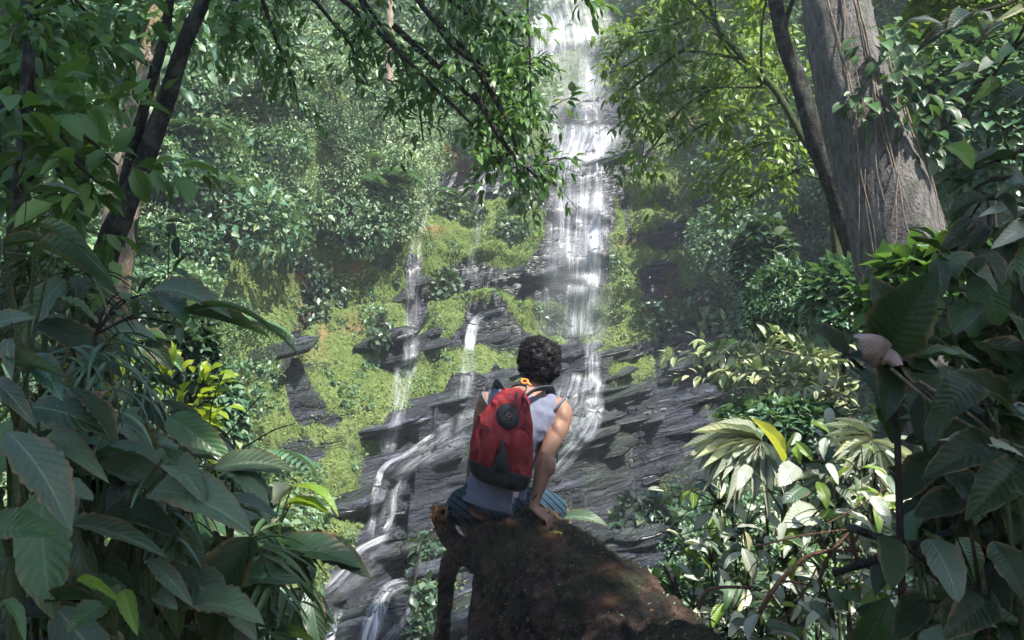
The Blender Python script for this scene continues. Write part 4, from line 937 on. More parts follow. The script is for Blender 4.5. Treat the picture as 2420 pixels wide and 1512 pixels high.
# banana-like plant with dead leaves on the slope
root = thing('banana_plant', 'banana plant with hanging dead leaves on the slope below the overhanging branch', 'plant', hit(985, 400)[0])
cb, _ = hit(985, 395); m_ = np.linalg.norm(cb - CAM) / FPX
stem_part([cb, cb + np.array([0, -.3, 35 * m_])], .12, .08, 'liana', root)
for k_ in range(11):
    a = RS.uniform(0, 6.28); b0 = cb + np.array([0, -.4, 34 * m_]); t_ = b0 + np.array([math.cos(a) * 36 * m_, -abs(math.sin(a)) * 20 * m_, RS.uniform(-46, 30) * m_]); put_leaf(b0, t_, 8 * m_, 'big_pale' if k_ % 2 else 'dead', 'lance', root)
# ------------------------------------------------------------------ foreground plants, left
def plant(name, label, base_px, leaves, cat='plant', group=None, stem='green_stem', sr=.009):
    """leaves: (u0, v0, d0, u1, v1, d1, half width px, material, shape); every leaf gets a petiole from the stem foot"""
    u, v, d = base_px; b = at(u, v, d); b[2] = min(gz(b), b[2] - .3) - .03
    root = thing(name, label, cat, b, group); top = at(u, v, d)
    stem_part([b, (b + top) / 2 + np.array([RS.uniform(-.06, .06), 0, 0]), top], sr * 1.6, sr, stem, root)
    for lf in leaves:
        u0, v0, d0, u1, v1, d1, hw, mt, sh = lf[:9]
        p0, p1 = at(u0, v0, d0), at(u1, v1, d1)
        if np.linalg.norm(p0 - top) > .03: stem_part([top, (top + p0) / 2 + np.array([0, 0, .03]), p0], sr * .7, sr * .4, stem, root, 'petiole', 5)
        put_leaf(p0, p1, hw * (d0 + d1) / 2 / FPX, mt, sh, root, lf[9] if len(lf) > 9 else None)
    return root
UPF = np.array([0.1, -0.75, 0.55]); UPT = np.array([0.0, -0.3, 0.9]); RT = np.array([.5, -.6, .5]); LFN = np.array([-.5, -.6, .5])
plant('broad_leaf_plant', 'large grey green pleated leaves at the lower left edge', (25, 1320, 2.1), [(15, 1020, 2.0, 168, 1256, 1.9, 62, 'big_grey', 'pleat', RT), (-30, 1262, 2.0, 135, 1266, 1.95, 46, 'big_green', 'oval', UPF), (-40, 1050, 2.0, -60, 1300, 1.9, 40, 'big_dark', 'lance'), (0, 1420, 2.0, 60, 1520, 1.9, 18, 'big_green', 'lance')])
plant('broad_leaf_plant', 'overlapping grey green leaves beside the large pleated leaf', (240, 1330, 2.7), [(100, 1042, 2.7, 258, 1142, 2.5, 34, 'big_grey', 'lance', UPF), (225, 1085, 2.8, 402, 1118, 2.7, 33, 'big_grey', 'oval', UPT), (405, 1102, 2.7, 486, 1190, 2.5, 36, 'big_grey', 'oval', UPF),
      (252, 1000, 2.9, 362, 1075, 2.8, 20, 'big_grey', 'lance'), (170, 1240, 2.6, 400, 1320, 2.5, 26, 'big_grey', 'lance', UPF), (408, 1100, 2.7, 520, 1092, 2.8, 18, 'big_grey', 'lance'), (385, 1085, 2.7, 372, 1060, 2.7, 14, 'big_green', 'oval')])
plant('broad_leaf_plant', 'teal leaf pair reaching right over the moss wall', (545, 1300, 3.0), [(505, 1108, 3.0, 692, 1112, 3.1, 30, 'big_grey', 'oval', UPF), (550, 1128, 3.0, 637, 1242, 2.9, 26, 'big_grey', 'lance', RT), (505, 1110, 3.0, 470, 1130, 3.0, 24, 'big_dark', 'oval'), (560, 1180, 3.0, 640, 1236, 3.0, 14, 'big_green', 'lance')])
plant('lime_leaf_plant', 'slim upright plant with sunlit white and lime pleated leaves before the moss wall', (640, 1330, 3.4), [(662, 1180, 3.4, 648, 1140, 3.35, 30, 'big_pale', 'oval', UPF), (690, 1150, 3.4, 800, 1222, 3.3, 20, 'big_bright', 'pleat', np.array([.3, -.3, .9])), (680, 1190, 3.4, 778, 1214, 3.3, 12, 'big_bright', 'lance', UPT), (690, 1185, 3.4, 770, 1195, 3.45, 14, 'big_green', 'lance'),
      (640, 1240, 3.4, 660, 1222, 3.4, 16, 'big_pale', 'oval'), (650, 1330, 3.4, 735, 1345, 3.4, 10, 'big_pale', 'pleat'), (640, 1290, 3.4, 700, 1245, 3.4, 14, 'big_green', 'lance')], sr=.006)
plant('big_leaf_branch', 'broad holed grey leaves with a long arching green blade over the moss wall', (225, 790, 2.9), [(355, 690, 2.9, 548, 752, 2.8, 34, 'big_grey', 'pleat', UPF), (352, 692, 2.9, 440, 762, 2.8, 42, 'big_green', 'oval', RT), (318, 700, 2.9, 350, 770, 2.9, 26, 'big_grey', 'pleat'), (405, 762, 2.9, 722, 858, 2.6, 8, 'big_green', 'blade', np.array([.1, -.5, .9])),
      (283, 690, 2.9, 325, 755, 2.9, 18, 'big_green', 'lance'), (290, 745, 2.9, 270, 730, 2.9, 14, 'big_grey', 'oval'), (430, 740, 2.95, 640, 800, 3.0, 10, 'big_grey', 'lance')], stem='twig', sr=.006)
plant('lance_leaf_plant', 'three long narrow grey leaves crossing the dark trunk', (60, 900, 2.7), [(85, 535, 2.7, 270, 668, 2.5, 15, 'big_grey', 'lance', UPF), (85, 582, 2.7, 285, 700, 2.5, 21, 'big_grey', 'lance', UPF), (130, 575, 2.8, 260, 756, 2.6, 8, 'big_grey', 'blade'), (-10, 590, 2.8, 130, 570, 2.8, 20, 'big_dark', 'lance'), (0, 560, 2.8, -30, 700, 2.7, 18, 'big_dark', 'lance')])
plant('broad_leaf_plant', 'grey pleated leaf cut by the left edge above drooping fan leaves', (40, 1010, 2.4), [(-40, 790, 2.4, 84, 752, 2.4, 30, 'big_grey', 'pleat', UPF), (82, 836, 2.4, 148, 948, 2.3, 32, 'palm', 'pleat', UPF), (-20, 858, 2.4, 168, 896, 2.3, 16, 'big_grey', 'lance', UPF), (-20, 900, 2.4, 88, 1014, 2.3, 26, 'big_grey', 'lance', UPF), (20, 800, 2.4, 30, 900, 2.3, 18, 'big_grey', 'lance'), (60, 950, 2.4, 90, 1040, 2.3, 14, 'palm', 'lance')])
plant('lime_leaf_plant', 'low plant with lime green pleated leaves at the bottom left', (270, 1500, 2.3), [(180, 1372, 2.3, 292, 1428, 2.2, 14, 'big_bright', 'lance', UPF), (290, 1394, 2.3, 326, 1504, 2.2, 22, 'big_bright', 'pleat', UPF), (248, 1425, 2.3, 160, 1494, 2.2, 34, 'big_green', 'oval', UPF), (105, 1428, 2.3, 245, 1420, 2.2, 20, 'big_dark', 'lance', UPF), (135, 1365, 2.3, 165, 1405, 2.3, 14, 'big_bright', 'lance'), (255, 1440, 2.3, 280, 1380, 2.3, 22, 'big_green', 'oval')])
plant('broad_leaf_plant', 'grey pleated drooping leaf among palm fronds at the lower left', (350, 1480, 2.6), [(350, 1320, 2.6, 458, 1436, 2.5, 24, 'big_grey', 'pleat', UPF), (545, 1438, 2.8, 608, 1518, 2.7, 26, 'big_grey', 'lance', UPF), (370, 1400, 2.6, 420, 1440, 2.5, 22, 'big_grey', 'oval'), (470, 1440, 2.8, 520, 1450, 2.8, 12, 'big_green', 'lance'), (395, 1330, 2.6, 470, 1400, 2.6, 22, 'big_dark', 'lance')])
plant('bottom_leaf_plant', 'light green leaf at the bottom edge before the lower cascade', (645, 1540, 3.0), [(650, 1490, 3.0, 745, 1516, 2.9, 16, 'big_bright', 'pleat', UPF), (650, 1492, 3.0, 690, 1530, 2.9, 22, 'big_green', 'oval'), (640, 1490, 3.0, 600, 1520, 3, 14, 'big_green', 'lance')])
# palms with arching fronds of narrow leaflets
def frond(root, base, tip, sag, n, ll, hw, mat='palm', name='frond'):
    base = np.asarray(base); tip = np.asarray(tip); mid = (base + tip) / 2 + np.array([0, 0, sag])
    p = spline([base, mid, tip], 24)
    V, F = tube(p, np.linspace(.006, .002, 24), 5); st = part(name, V, F, M['green_stem'], root, smooth_shade=True)
    T = nrm(np.gradient(p, axis=0))
    for k_ in range(n):
        i = 3 + int(20 * (k_ // 2 + .5) / (n / 2)); i = min(i, 23); sd = 1 if k_ % 2 else -1
        sv_ = nrm(np.cross(T[i], np.array([0, -.3, 1]))) * sd
        D = nrm(T[i] * .65 + sv_ * .75 + np.array([0, 0, -.25])); L = ll * (0.55 + 0.6 * math.sin(math.pi * (i / 24) ** .8)) * RS.uniform(.85, 1.1)
        put_leaf(p[i], p[i] + D * L + np.array([0, 0, -.35 * L]), hw, mat, 'blade', st, np.array([0, -.3, 1]) + RS.normal(0, .15, 3), 'leaflet')
def palm(label, base_px, fronds, ll, hw, mat='palm', n=16, sag=.14):
    u, v, d = base_px; b = at(u, v, d); top = b.copy(); b[2] = min(gz(b), b[2] - .3) - .03
    root = thing('understory_palm', label, 'palm', b); stem_part([b, (b + top) / 2, top], .018, .012, 'green_stem', root, 'stem')
    for (u1, v1, d1) in fronds: frond(root, top, at(u1, v1, d1), sag, n, ll, hw, mat)
    return root
palm('dark understory palm arching over the middle of the left foreground', (190, 900, 2.9), [(330, 960, 2.7), (290, 1010, 2.6), (370, 900, 2.9), (120, 990, 2.6)], .15, .008, 'palm', 12)
palm('drooping palm with teal leaflets under the grey leaves', (330, 1190, 2.9), [(470, 1260, 2.8), (420, 1300, 2.6)], .14, .009, 'palm', 12)
palm('fan of palm fronds arching right beside the lower cascade', (545, 1370, 3.2), [(680, 1350, 3.2), (720, 1450, 3.1), (650, 1410, 2.9)], .17, .011, 'big_green')
palm('palm fronds low between the forked trunk and the left edge', (110, 740, 3.6), [(220, 800, 3.4), (20, 800, 3.5), (180, 690, 3.7), (40, 660, 3.7), (150, 620, 3.8), (260, 740, 3.5)], .18, .011, 'big_dark')
# sunlit lime-leaved shrub in the left middle
root = thing('lime_shrub', 'sunlit yellow green small leaved shrub left of the moss wall', 'shrub', np.append(at(360, 1100, 4.6)[:2], gz(at(360, 1100, 4.6)) - .05))
c0 = at(370, 1120, 4.6); stem_part([np.array(root.location), c0], .014, .01, 'twig', root); Ps = []
for b in [[(300, 900), (240, 840), (210, 815)], [(350, 920), (310, 850), (280, 830)], [(400, 960), (390, 880), (370, 850)], [(450, 960), (480, 900), (500, 870)], [(420, 1000), (470, 960), (520, 930)], [(330, 960), (260, 900), (230, 870)], [(430, 1040), (490, 1010), (500, 980)], [(440, 1080), (480, 1060), (500, 1040)]]:
    p = np.vstack([[c0], px_path(b, 4.6)]); stem_part(p, .007, .002, 'twig', root, 'branch'); Ps.append(twig_leaves(p[1:], 20, .085, .09, droop=.1))
P_, D_, N_, L_ = [np.concatenate(x) for x in zip(*Ps)]; crown_leaves(root, P_, D_, N_, L_, .25, 'lime', 150)
# bare twigs across the middle left
root = thing('bare_twig', 'thin bare branching twig in front of the left shrubs', 'twig', at(400, 1250, 4.2))
for b in [[(400, 1260), (450, 1180), (488, 1080), (500, 960), (530, 880)], [(488, 1080), (560, 1000), (620, 930)], [(470, 1150), (530, 1090), (640, 1020), (700, 1000)], [(430, 1210), (410, 1110), (400, 1000)]]: stem_part(px_path(b, 4.2), .005, .002, 'twig', root, 'branch', 5, 24)
# filler understory behind and between (shaded)
def near(u, v):
    if u < 1000:
        if v < 900: return 'by the left edge' if u < 100 else ('in front of the forked trunk' if u < 280 else 'behind the holed leaves')
        if v < 1200: return 'level with the big pleated leaf' if u < 300 else 'below the lime shrub'
        return 'in the bottom left corner' if u < 300 else ('in the middle of the thicket' if u < 480 else 'beside the lower cascade')
    if u > 2080 or 'x' == 'y': return 'under the dry curled leaf' if v < 1100 and u < 2260 else ('by the right edge' if v < 1200 else 'in the bottom right corner')
    if v < 1160: return 'beside the white fan palm'
    if v < 1310: return 'around the pale rounded leaves'
    return 'beside the log' if u < 1700 else 'among the reddish vines'
def filler(label, cx, cy, d, n, spread_u, spread_v, L, hw, mats, shapes, group):
    c = at(cx, cy, d); b = c.copy(); b[2] = min(gz(b), b[2] - .2) - .03
    root = thing('understory_plant', label, 'plant', b, group); later_label(root, label + ' ' + near(cx, cy), cx); stem_part([b, (b + c) / 2 + np.array([.04, 0, 0]), c], .012, .006, 'green_stem', root)
    for k_ in range(n):
        u = cx + RS.normal(0, spread_u * .55); v = cy + RS.normal(0, spread_v * .55); p0 = at(u, v, d + RS.uniform(-.3, .4)); a = RS.uniform(-2.6, .5)
        D = nrm(np.array([math.cos(a) * .8 + .15, RS.uniform(-.5, .2), math.sin(a) * .5 - .2])); l = L * RS.uniform(.6, 1.25)
        stem_part([c, (c + p0) / 2 + np.array([0, 0, .04]), p0], .004, .002, 'green_stem', root, 'petiole', 4, 6)
        put_leaf(p0, p0 + D * l, hw * l * RS.uniform(.8, 1.2), mats[RS.randint(len(mats))], shapes[RS.randint(len(shapes))], root)
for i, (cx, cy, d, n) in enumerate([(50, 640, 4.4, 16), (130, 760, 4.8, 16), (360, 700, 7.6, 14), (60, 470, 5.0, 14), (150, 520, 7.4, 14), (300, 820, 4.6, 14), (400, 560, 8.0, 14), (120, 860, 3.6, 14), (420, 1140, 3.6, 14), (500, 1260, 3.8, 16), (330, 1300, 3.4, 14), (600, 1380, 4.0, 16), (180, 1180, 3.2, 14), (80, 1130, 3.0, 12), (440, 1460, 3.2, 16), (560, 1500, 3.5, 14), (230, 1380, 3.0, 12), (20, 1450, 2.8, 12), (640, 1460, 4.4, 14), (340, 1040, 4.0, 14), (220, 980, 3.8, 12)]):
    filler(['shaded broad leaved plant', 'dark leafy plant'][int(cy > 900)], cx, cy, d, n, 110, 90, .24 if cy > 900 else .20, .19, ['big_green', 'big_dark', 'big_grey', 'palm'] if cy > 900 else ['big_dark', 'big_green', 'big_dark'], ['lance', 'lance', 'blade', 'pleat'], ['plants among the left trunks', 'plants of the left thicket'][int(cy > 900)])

for cx, cy, d, n in [(150, 1160, 2.7, 9), (300, 1260, 2.9, 9), (430, 1210, 3.0, 9), (90, 960, 2.8, 8), (240, 1080, 3.1, 8), (500, 1350, 3.2, 9), (380, 1420, 2.8, 9), (120, 1330, 2.6, 8), (560, 1250, 3.5, 8), (330, 940, 3.4, 7), (40, 720, 3.2, 7)]:
    filler('broad veined grey green plant', cx, cy, d, n, 120, 100, .27, .2, ['big_grey', 'big_green', 'big_grey', 'big_green', 'big_dark'], ['pleat', 'lance', 'oval', 'pleat'], 'broad veined plants of the left foreground')
# ------------------------------------------------------------------ foreground plants, right
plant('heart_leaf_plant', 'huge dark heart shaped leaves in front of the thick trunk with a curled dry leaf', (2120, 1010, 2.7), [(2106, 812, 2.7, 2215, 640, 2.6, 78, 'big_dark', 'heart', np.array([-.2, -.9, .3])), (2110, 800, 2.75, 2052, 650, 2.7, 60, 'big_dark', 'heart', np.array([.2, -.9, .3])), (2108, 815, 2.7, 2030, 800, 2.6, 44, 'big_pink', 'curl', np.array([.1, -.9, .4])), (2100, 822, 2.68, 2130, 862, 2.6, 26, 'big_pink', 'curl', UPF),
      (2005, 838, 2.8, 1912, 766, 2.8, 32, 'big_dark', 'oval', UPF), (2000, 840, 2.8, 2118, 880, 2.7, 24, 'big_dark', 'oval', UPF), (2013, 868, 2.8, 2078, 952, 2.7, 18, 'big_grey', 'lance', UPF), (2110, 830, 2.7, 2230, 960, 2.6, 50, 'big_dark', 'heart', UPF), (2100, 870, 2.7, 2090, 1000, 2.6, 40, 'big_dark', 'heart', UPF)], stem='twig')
RB = [(2130, 63, 2226, 57, 13, 'big_pale'), (2293, 30, 2236, 84, 20, 'big_grey'), (2226, 63, 2170, 98, 14, 'big_dark'), (2296, 43, 2325, 100, 16, 'big_green'), (2416, 18, 2352, 52, 10, 'big_pale'), (2300, 36, 2345, 52, 10, 'big_pale'), (2330, 178, 2246, 172, 13, 'big_pale'), (2345, 150, 2310, 172, 16, 'big_pale'), (2350, 182, 2430, 165, 20, 'big_green'),
      (2356, 187, 2292, 250, 16, 'big_bright'), (2413, 200, 2333, 268, 22, 'big_dark'), (2296, 200, 2226, 248, 10, 'big_grey'), (2345, 190, 2335, 260, 14, 'big_dark'), (2280, 60, 2160, 130, 16, 'big_dark'), (2380, 60, 2300, 110, 14, 'big_dark'), (2400, 120, 2350, 150, 16, 'big_green')]
root = thing('leafy_branch', 'branch of long pale and dark leaves entering at the upper right corner', 'branch', at(2460, 40, 3.4))
for b in [[(2470, -40), (2380, 10), (2300, 30), (2230, 58)], [(2470, 60), (2400, 110), (2350, 175), (2330, 180)], [(2440, 20), (2400, 100), (2345, 150)], [(2350, 178), (2300, 200)]]: stem_part(px_path(b, 3.4), .008, .003, 'twig', root, 'twig', 5)
for (a, b, c, d, w, m_) in RB: put_leaf(at(a, b, 3.4), at(c, d, 3.3), w * 3.4 / FPX, m_, 'lance', root, UPF + RS.normal(0, .25, 3))
root = thing('leafy_branch', 'branch with a bright green leaf and pale leaves at the right edge beside the trunk', 'branch', at(2460, 400, 3.0))
for b in [[(2470, 330), (2380, 370), (2310, 400), (2290, 440)], [(2470, 500), (2400, 480), (2330, 470), (2290, 520)], [(2460, 420), (2380, 420), (2300, 450), (2260, 560)]]: stem_part(px_path(b, 3.0), .008, .003, 'twig', root, 'twig', 5)
for (a, b, c, d, w, m_, s_) in [(2232, 345, 2298, 400, 30, 'big_bright', 'oval'), (2325, 398, 2420, 430, 24, 'big_grey', 'oval'), (2310, 400, 2240, 460, 20, 'big_dark', 'lance'), (2430, 505, 2312, 514, 17, 'big_pale', 'oval'), (2430, 540, 2342, 588, 24, 'big_pale', 'oval'), (2330, 470, 2230, 520, 22, 'big_dark', 'lance'), (2290, 440, 2210, 420, 18, 'big_dark', 'lance'), (2340, 460, 2400, 520, 22, 'big_dark', 'oval'),
      (2400, 380, 2300, 390, 20, 'big_dark', 'lance'), (2300, 520, 2220, 600, 24, 'big_dark', 'oval'), (2330, 530, 2260, 620, 26, 'big_dark', 'oval'), (2380, 560, 2330, 660, 30, 'big_dark', 'oval'), (2430, 440, 2350, 470, 18, 'big_green', 'lance'), (2290, 470, 2240, 540, 20, 'big_green', 'lance'), (2400, 600, 2420, 700, 30, 'big_dark', 'heart'), (2250, 560, 2180, 610, 16, 'big_bright', 'lance')]:
    put_leaf(at(a, b, 3.0), at(c, d, 2.9), w * 3 / FPX, m_, s_, root, UPF + RS.normal(0, .2, 3))
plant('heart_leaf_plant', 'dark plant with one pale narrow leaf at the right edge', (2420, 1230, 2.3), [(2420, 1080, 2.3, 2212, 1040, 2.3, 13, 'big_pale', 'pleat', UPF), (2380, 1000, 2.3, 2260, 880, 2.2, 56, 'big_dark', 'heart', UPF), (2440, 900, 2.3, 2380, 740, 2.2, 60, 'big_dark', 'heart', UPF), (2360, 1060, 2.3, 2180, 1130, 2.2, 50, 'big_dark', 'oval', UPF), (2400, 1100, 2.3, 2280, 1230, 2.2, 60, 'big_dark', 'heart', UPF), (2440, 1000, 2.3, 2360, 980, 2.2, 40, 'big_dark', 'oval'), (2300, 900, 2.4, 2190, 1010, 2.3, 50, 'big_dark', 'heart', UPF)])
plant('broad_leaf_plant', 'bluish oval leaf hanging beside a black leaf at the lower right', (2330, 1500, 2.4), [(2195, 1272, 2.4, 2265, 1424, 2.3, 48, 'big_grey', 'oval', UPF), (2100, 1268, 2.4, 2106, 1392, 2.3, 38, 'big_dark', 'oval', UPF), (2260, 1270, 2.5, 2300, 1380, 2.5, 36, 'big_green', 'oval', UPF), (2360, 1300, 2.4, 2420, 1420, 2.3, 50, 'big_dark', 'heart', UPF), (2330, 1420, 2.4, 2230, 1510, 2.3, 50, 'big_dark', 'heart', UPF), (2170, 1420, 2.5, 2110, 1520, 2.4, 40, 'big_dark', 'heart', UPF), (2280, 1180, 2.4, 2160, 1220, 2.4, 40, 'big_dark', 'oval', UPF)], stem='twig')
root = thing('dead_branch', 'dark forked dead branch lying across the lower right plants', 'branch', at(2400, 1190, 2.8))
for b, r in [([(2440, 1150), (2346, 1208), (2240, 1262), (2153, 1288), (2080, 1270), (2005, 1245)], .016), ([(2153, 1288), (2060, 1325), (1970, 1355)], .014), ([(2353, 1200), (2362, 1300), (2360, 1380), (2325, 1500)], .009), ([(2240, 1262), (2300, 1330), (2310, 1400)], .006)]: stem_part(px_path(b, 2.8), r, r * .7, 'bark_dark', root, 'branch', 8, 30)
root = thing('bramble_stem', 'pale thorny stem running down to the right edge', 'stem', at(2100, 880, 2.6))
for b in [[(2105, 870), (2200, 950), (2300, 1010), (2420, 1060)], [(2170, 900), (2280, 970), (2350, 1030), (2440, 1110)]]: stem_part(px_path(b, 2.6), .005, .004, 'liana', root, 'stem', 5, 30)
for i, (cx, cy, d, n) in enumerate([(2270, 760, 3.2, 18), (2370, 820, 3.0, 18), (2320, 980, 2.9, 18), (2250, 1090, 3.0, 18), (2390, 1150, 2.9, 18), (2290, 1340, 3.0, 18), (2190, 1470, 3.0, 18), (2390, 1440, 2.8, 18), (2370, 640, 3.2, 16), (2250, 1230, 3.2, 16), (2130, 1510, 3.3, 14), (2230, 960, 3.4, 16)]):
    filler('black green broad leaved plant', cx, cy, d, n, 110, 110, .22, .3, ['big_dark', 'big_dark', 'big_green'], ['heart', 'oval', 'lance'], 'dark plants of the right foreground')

for i, (cx, cy, d, n) in enumerate([(2180, 900, 2.9, 12), (2290, 1120, 2.7, 12), (2170, 1330, 2.7, 12), (2350, 960, 2.6, 10), (2280, 1440, 2.6, 10), (2240, 640, 3.0, 12)]):
    filler('small leaved dim plant', cx, cy, d, n, 110, 100, .13, .3, ['big_green', 'big_grey', 'big_dark'], ['oval', 'lance', 'heart'], 'small plants of the right foreground')
# sunlit tangle at the lower right
def fan(label, c_px, a0, a1, n, L, hw, mat):
    c = at(*c_px); b = c.copy(); b[2] = min(gz(b), b[2] - .2) - .03; b[1] += .15
    root = thing('fan_palm', label, 'palm', b); stem_part([b, (b + c) / 2 + np.array([.05, .03, 0]), c], .01, .006, 'green_stem', root)
    for a in np.linspace(a0, a1, n):
        a = math.radians(a) + RS.normal(0, .06); D = np.array([math.cos(a), -.35 + RS.normal(0, .1), math.sin(a)]); l = L * RS.uniform(.85, 1.1)
        put_leaf(c, c + nrm(D) * l + np.array([0, 0, -.1 * l]), hw, mat, 'lance', root, np.array([-.1, -.75, .75]), 'leaflet', 2)
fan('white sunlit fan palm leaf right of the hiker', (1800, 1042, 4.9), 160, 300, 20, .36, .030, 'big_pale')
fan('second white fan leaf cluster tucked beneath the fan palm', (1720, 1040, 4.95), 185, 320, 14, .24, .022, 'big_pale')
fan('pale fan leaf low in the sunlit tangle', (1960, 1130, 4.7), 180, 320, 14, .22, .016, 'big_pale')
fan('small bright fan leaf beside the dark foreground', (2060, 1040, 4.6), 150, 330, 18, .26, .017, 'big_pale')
plant('yellow_leaf_plant', 'single large yellow leaf above the white fan palm', (1850, 1110, 4.8), [(1852, 1098, 4.8, 1774, 988, 4.7, 20, 'big_yellow', 'lance', RT), (1850, 1090, 4.8, 1880, 1020, 4.8, 8, 'big_bright', 'blade')])
plant('round_leaf_plant', 'pale rounded leaves in the middle of the sunlit tangle', (1880, 1270, 4.5), [(1920, 1215, 4.5, 1846, 1248, 4.4, 36, 'big_pale', 'heart', UPF), (1880, 1098, 4.6, 1840, 1150, 4.5, 26, 'big_pale', 'oval', UPF), (1900, 1150, 4.6, 1850, 1190, 4.5, 26, 'big_grey', 'oval', UPF), (1992, 1172, 4.4, 2094, 1178, 4.3, 18, 'big_pale', 'oval', UPF), (1880, 1255, 4.5, 1845, 1300, 4.4, 24, 'big_bright', 'heart', UPF), (1930, 1230, 4.5, 1990, 1225, 4.4, 20, 'big_bright', 'oval', UPF), (1770, 1100, 4.6, 1740, 1160, 4.5, 16, 'big_pale', 'oval', UPF)])
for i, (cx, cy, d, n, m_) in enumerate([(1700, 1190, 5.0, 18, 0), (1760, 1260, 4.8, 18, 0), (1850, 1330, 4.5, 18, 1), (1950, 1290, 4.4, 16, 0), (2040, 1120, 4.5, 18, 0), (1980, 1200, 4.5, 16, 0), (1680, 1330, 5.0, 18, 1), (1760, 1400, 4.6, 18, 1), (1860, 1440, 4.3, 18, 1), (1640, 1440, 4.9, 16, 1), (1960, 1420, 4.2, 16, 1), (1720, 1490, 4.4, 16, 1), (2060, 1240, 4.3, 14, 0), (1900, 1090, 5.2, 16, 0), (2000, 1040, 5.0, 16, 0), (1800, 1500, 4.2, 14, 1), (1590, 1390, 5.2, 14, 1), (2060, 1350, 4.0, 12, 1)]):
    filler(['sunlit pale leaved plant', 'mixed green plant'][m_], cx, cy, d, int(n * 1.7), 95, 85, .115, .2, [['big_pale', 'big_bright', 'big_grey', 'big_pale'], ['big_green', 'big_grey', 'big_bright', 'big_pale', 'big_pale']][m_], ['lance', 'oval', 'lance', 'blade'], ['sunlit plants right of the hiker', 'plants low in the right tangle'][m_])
root = thing('woody_vine', 'reddish woody vine stems looping through the lower right tangle', 'vine', at(1760, 1520, 4.2))
for b, r in [([(1755, 1530), (1800, 1440), (1846, 1371), (1920, 1310), (2035, 1298)], .012), ([(1925, 1440), (1940, 1360), (1963, 1308), (2013, 1251)], .010), ([(2010, 1250), (2022, 1310), (2045, 1350), (2072, 1388)], .010), ([(1650, 1440), (1668, 1400), (1700, 1388), (1780, 1388)], .009), ([(1790, 1290), (1900, 1265), (2010, 1250)], .005), ([(1840, 1480), (1900, 1400), (1930, 1340)], .005), ([(1846, 1371), (1900, 1380), (1950, 1390)], .005), ([(2010, 1290), (2060, 1230), (2130, 1195)], .009), ([(1870, 1490), (2000, 1400), (2080, 1390), (2180, 1400)], .005), ([(1950, 1240), (2040, 1190), (2100, 1150)], .004)]:
    stem_part(px_path(b, 4.1), r, r * .7, 'red_stem', root, 'stem', 6, 30)
root = thing('stick', 'upright dark broken stick in the weeds right of the log', 'stick', at(1620, 1530, 4.9))
stem_part(px_path([(1625, 1540), (1610, 1450), (1590, 1370), (1572, 1335)], 4.9), .022, .014, 'bark_dark', root, 'stem', 8)
# sunlit whitish shrub on the right
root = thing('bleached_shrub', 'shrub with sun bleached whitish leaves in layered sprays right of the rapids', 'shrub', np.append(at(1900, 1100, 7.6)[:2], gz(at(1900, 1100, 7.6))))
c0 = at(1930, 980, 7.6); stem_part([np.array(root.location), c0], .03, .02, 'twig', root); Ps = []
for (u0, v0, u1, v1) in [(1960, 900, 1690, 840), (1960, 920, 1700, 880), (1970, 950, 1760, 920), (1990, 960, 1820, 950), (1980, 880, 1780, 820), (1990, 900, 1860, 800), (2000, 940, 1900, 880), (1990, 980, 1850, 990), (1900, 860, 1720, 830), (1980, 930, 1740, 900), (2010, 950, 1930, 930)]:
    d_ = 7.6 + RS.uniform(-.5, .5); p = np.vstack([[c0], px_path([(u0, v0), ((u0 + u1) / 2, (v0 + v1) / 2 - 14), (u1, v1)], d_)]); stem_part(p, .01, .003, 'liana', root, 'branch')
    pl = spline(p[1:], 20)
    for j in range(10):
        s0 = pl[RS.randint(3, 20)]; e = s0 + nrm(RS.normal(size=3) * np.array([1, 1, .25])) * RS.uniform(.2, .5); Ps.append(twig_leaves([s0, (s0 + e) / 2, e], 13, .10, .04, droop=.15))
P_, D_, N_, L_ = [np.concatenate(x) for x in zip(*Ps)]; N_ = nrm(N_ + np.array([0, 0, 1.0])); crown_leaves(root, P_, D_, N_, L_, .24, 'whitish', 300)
# middle-distance shrubs on the right slope
def mid_shrub(label, u, v, d, ru, rv_, mat, leaf, n, nm='shrub', wr=.3, ni=60):
    c = at(u, v, d); m = d / FPX; b = np.array([c[0], c[1] + .3, min(c[2] - rv_ * m * .9, gz(c) if d < 11 else 99)])
    root = thing(nm, label, 'shrub', b); stem_part([b, c], .03, .015, 'twig', root); a, b2, c2, l = clump_leaves(c, np.array([ru * m, .6 * (ru + rv_) * m * .6, rv_ * m]), n, np.array([0, -.6, .6]), leaf, .8)
    crown_leaves(root, a, b2, c2, l, wr, mat, ni)
mid_shrub('dark creeper bank between the right moss wall and the bleached shrub', 1860, 740, 12, 100, 110, 'jungle', .12, 2600)
mid_shrub('feathery green bush above the bleached shrub', 1880, 720, 9.5, 110, 90, 'jungle', .09, 2600, wr=.16)
mid_shrub('leafy bush at the foot of the slender dark trunk', 1990, 720, 8.0, 70, 90, 'jungle', .13, 900)
mid_shrub('round leaved creeper beside the right moss wall', 1800, 620, 14, 60, 110, 'glossy', .16, 1500, wr=.4)
mid_shrub('dim bush beneath the bleached shrub', 1850, 1010, 7.0, 150, 60, 'jungle', .09, 2400, wr=.25)
mid_shrub('grey green bush left of the moss wall foot', 500, 980, 9.5, 80, 110, 'jungle', .10, 2600)
mid_shrub('bush low beside the left moss wall base', 560, 1220, 8.5, 70, 120, 'jungle', .10, 2400)
mid_shrub('pale bush below the broad holed leaves', 430, 830, 9.0, 80, 70, 'glossy', .12, 1800)
mid_shrub('dark bush behind the right foreground leaves', 2250, 700, 5.0, 180, 120, 'canopy', .14, 1500)
mid_shrub('leafy bush right of the thick trunk', 2330, 300, 8.0, 140, 240, 'jungle', .11, 4200)
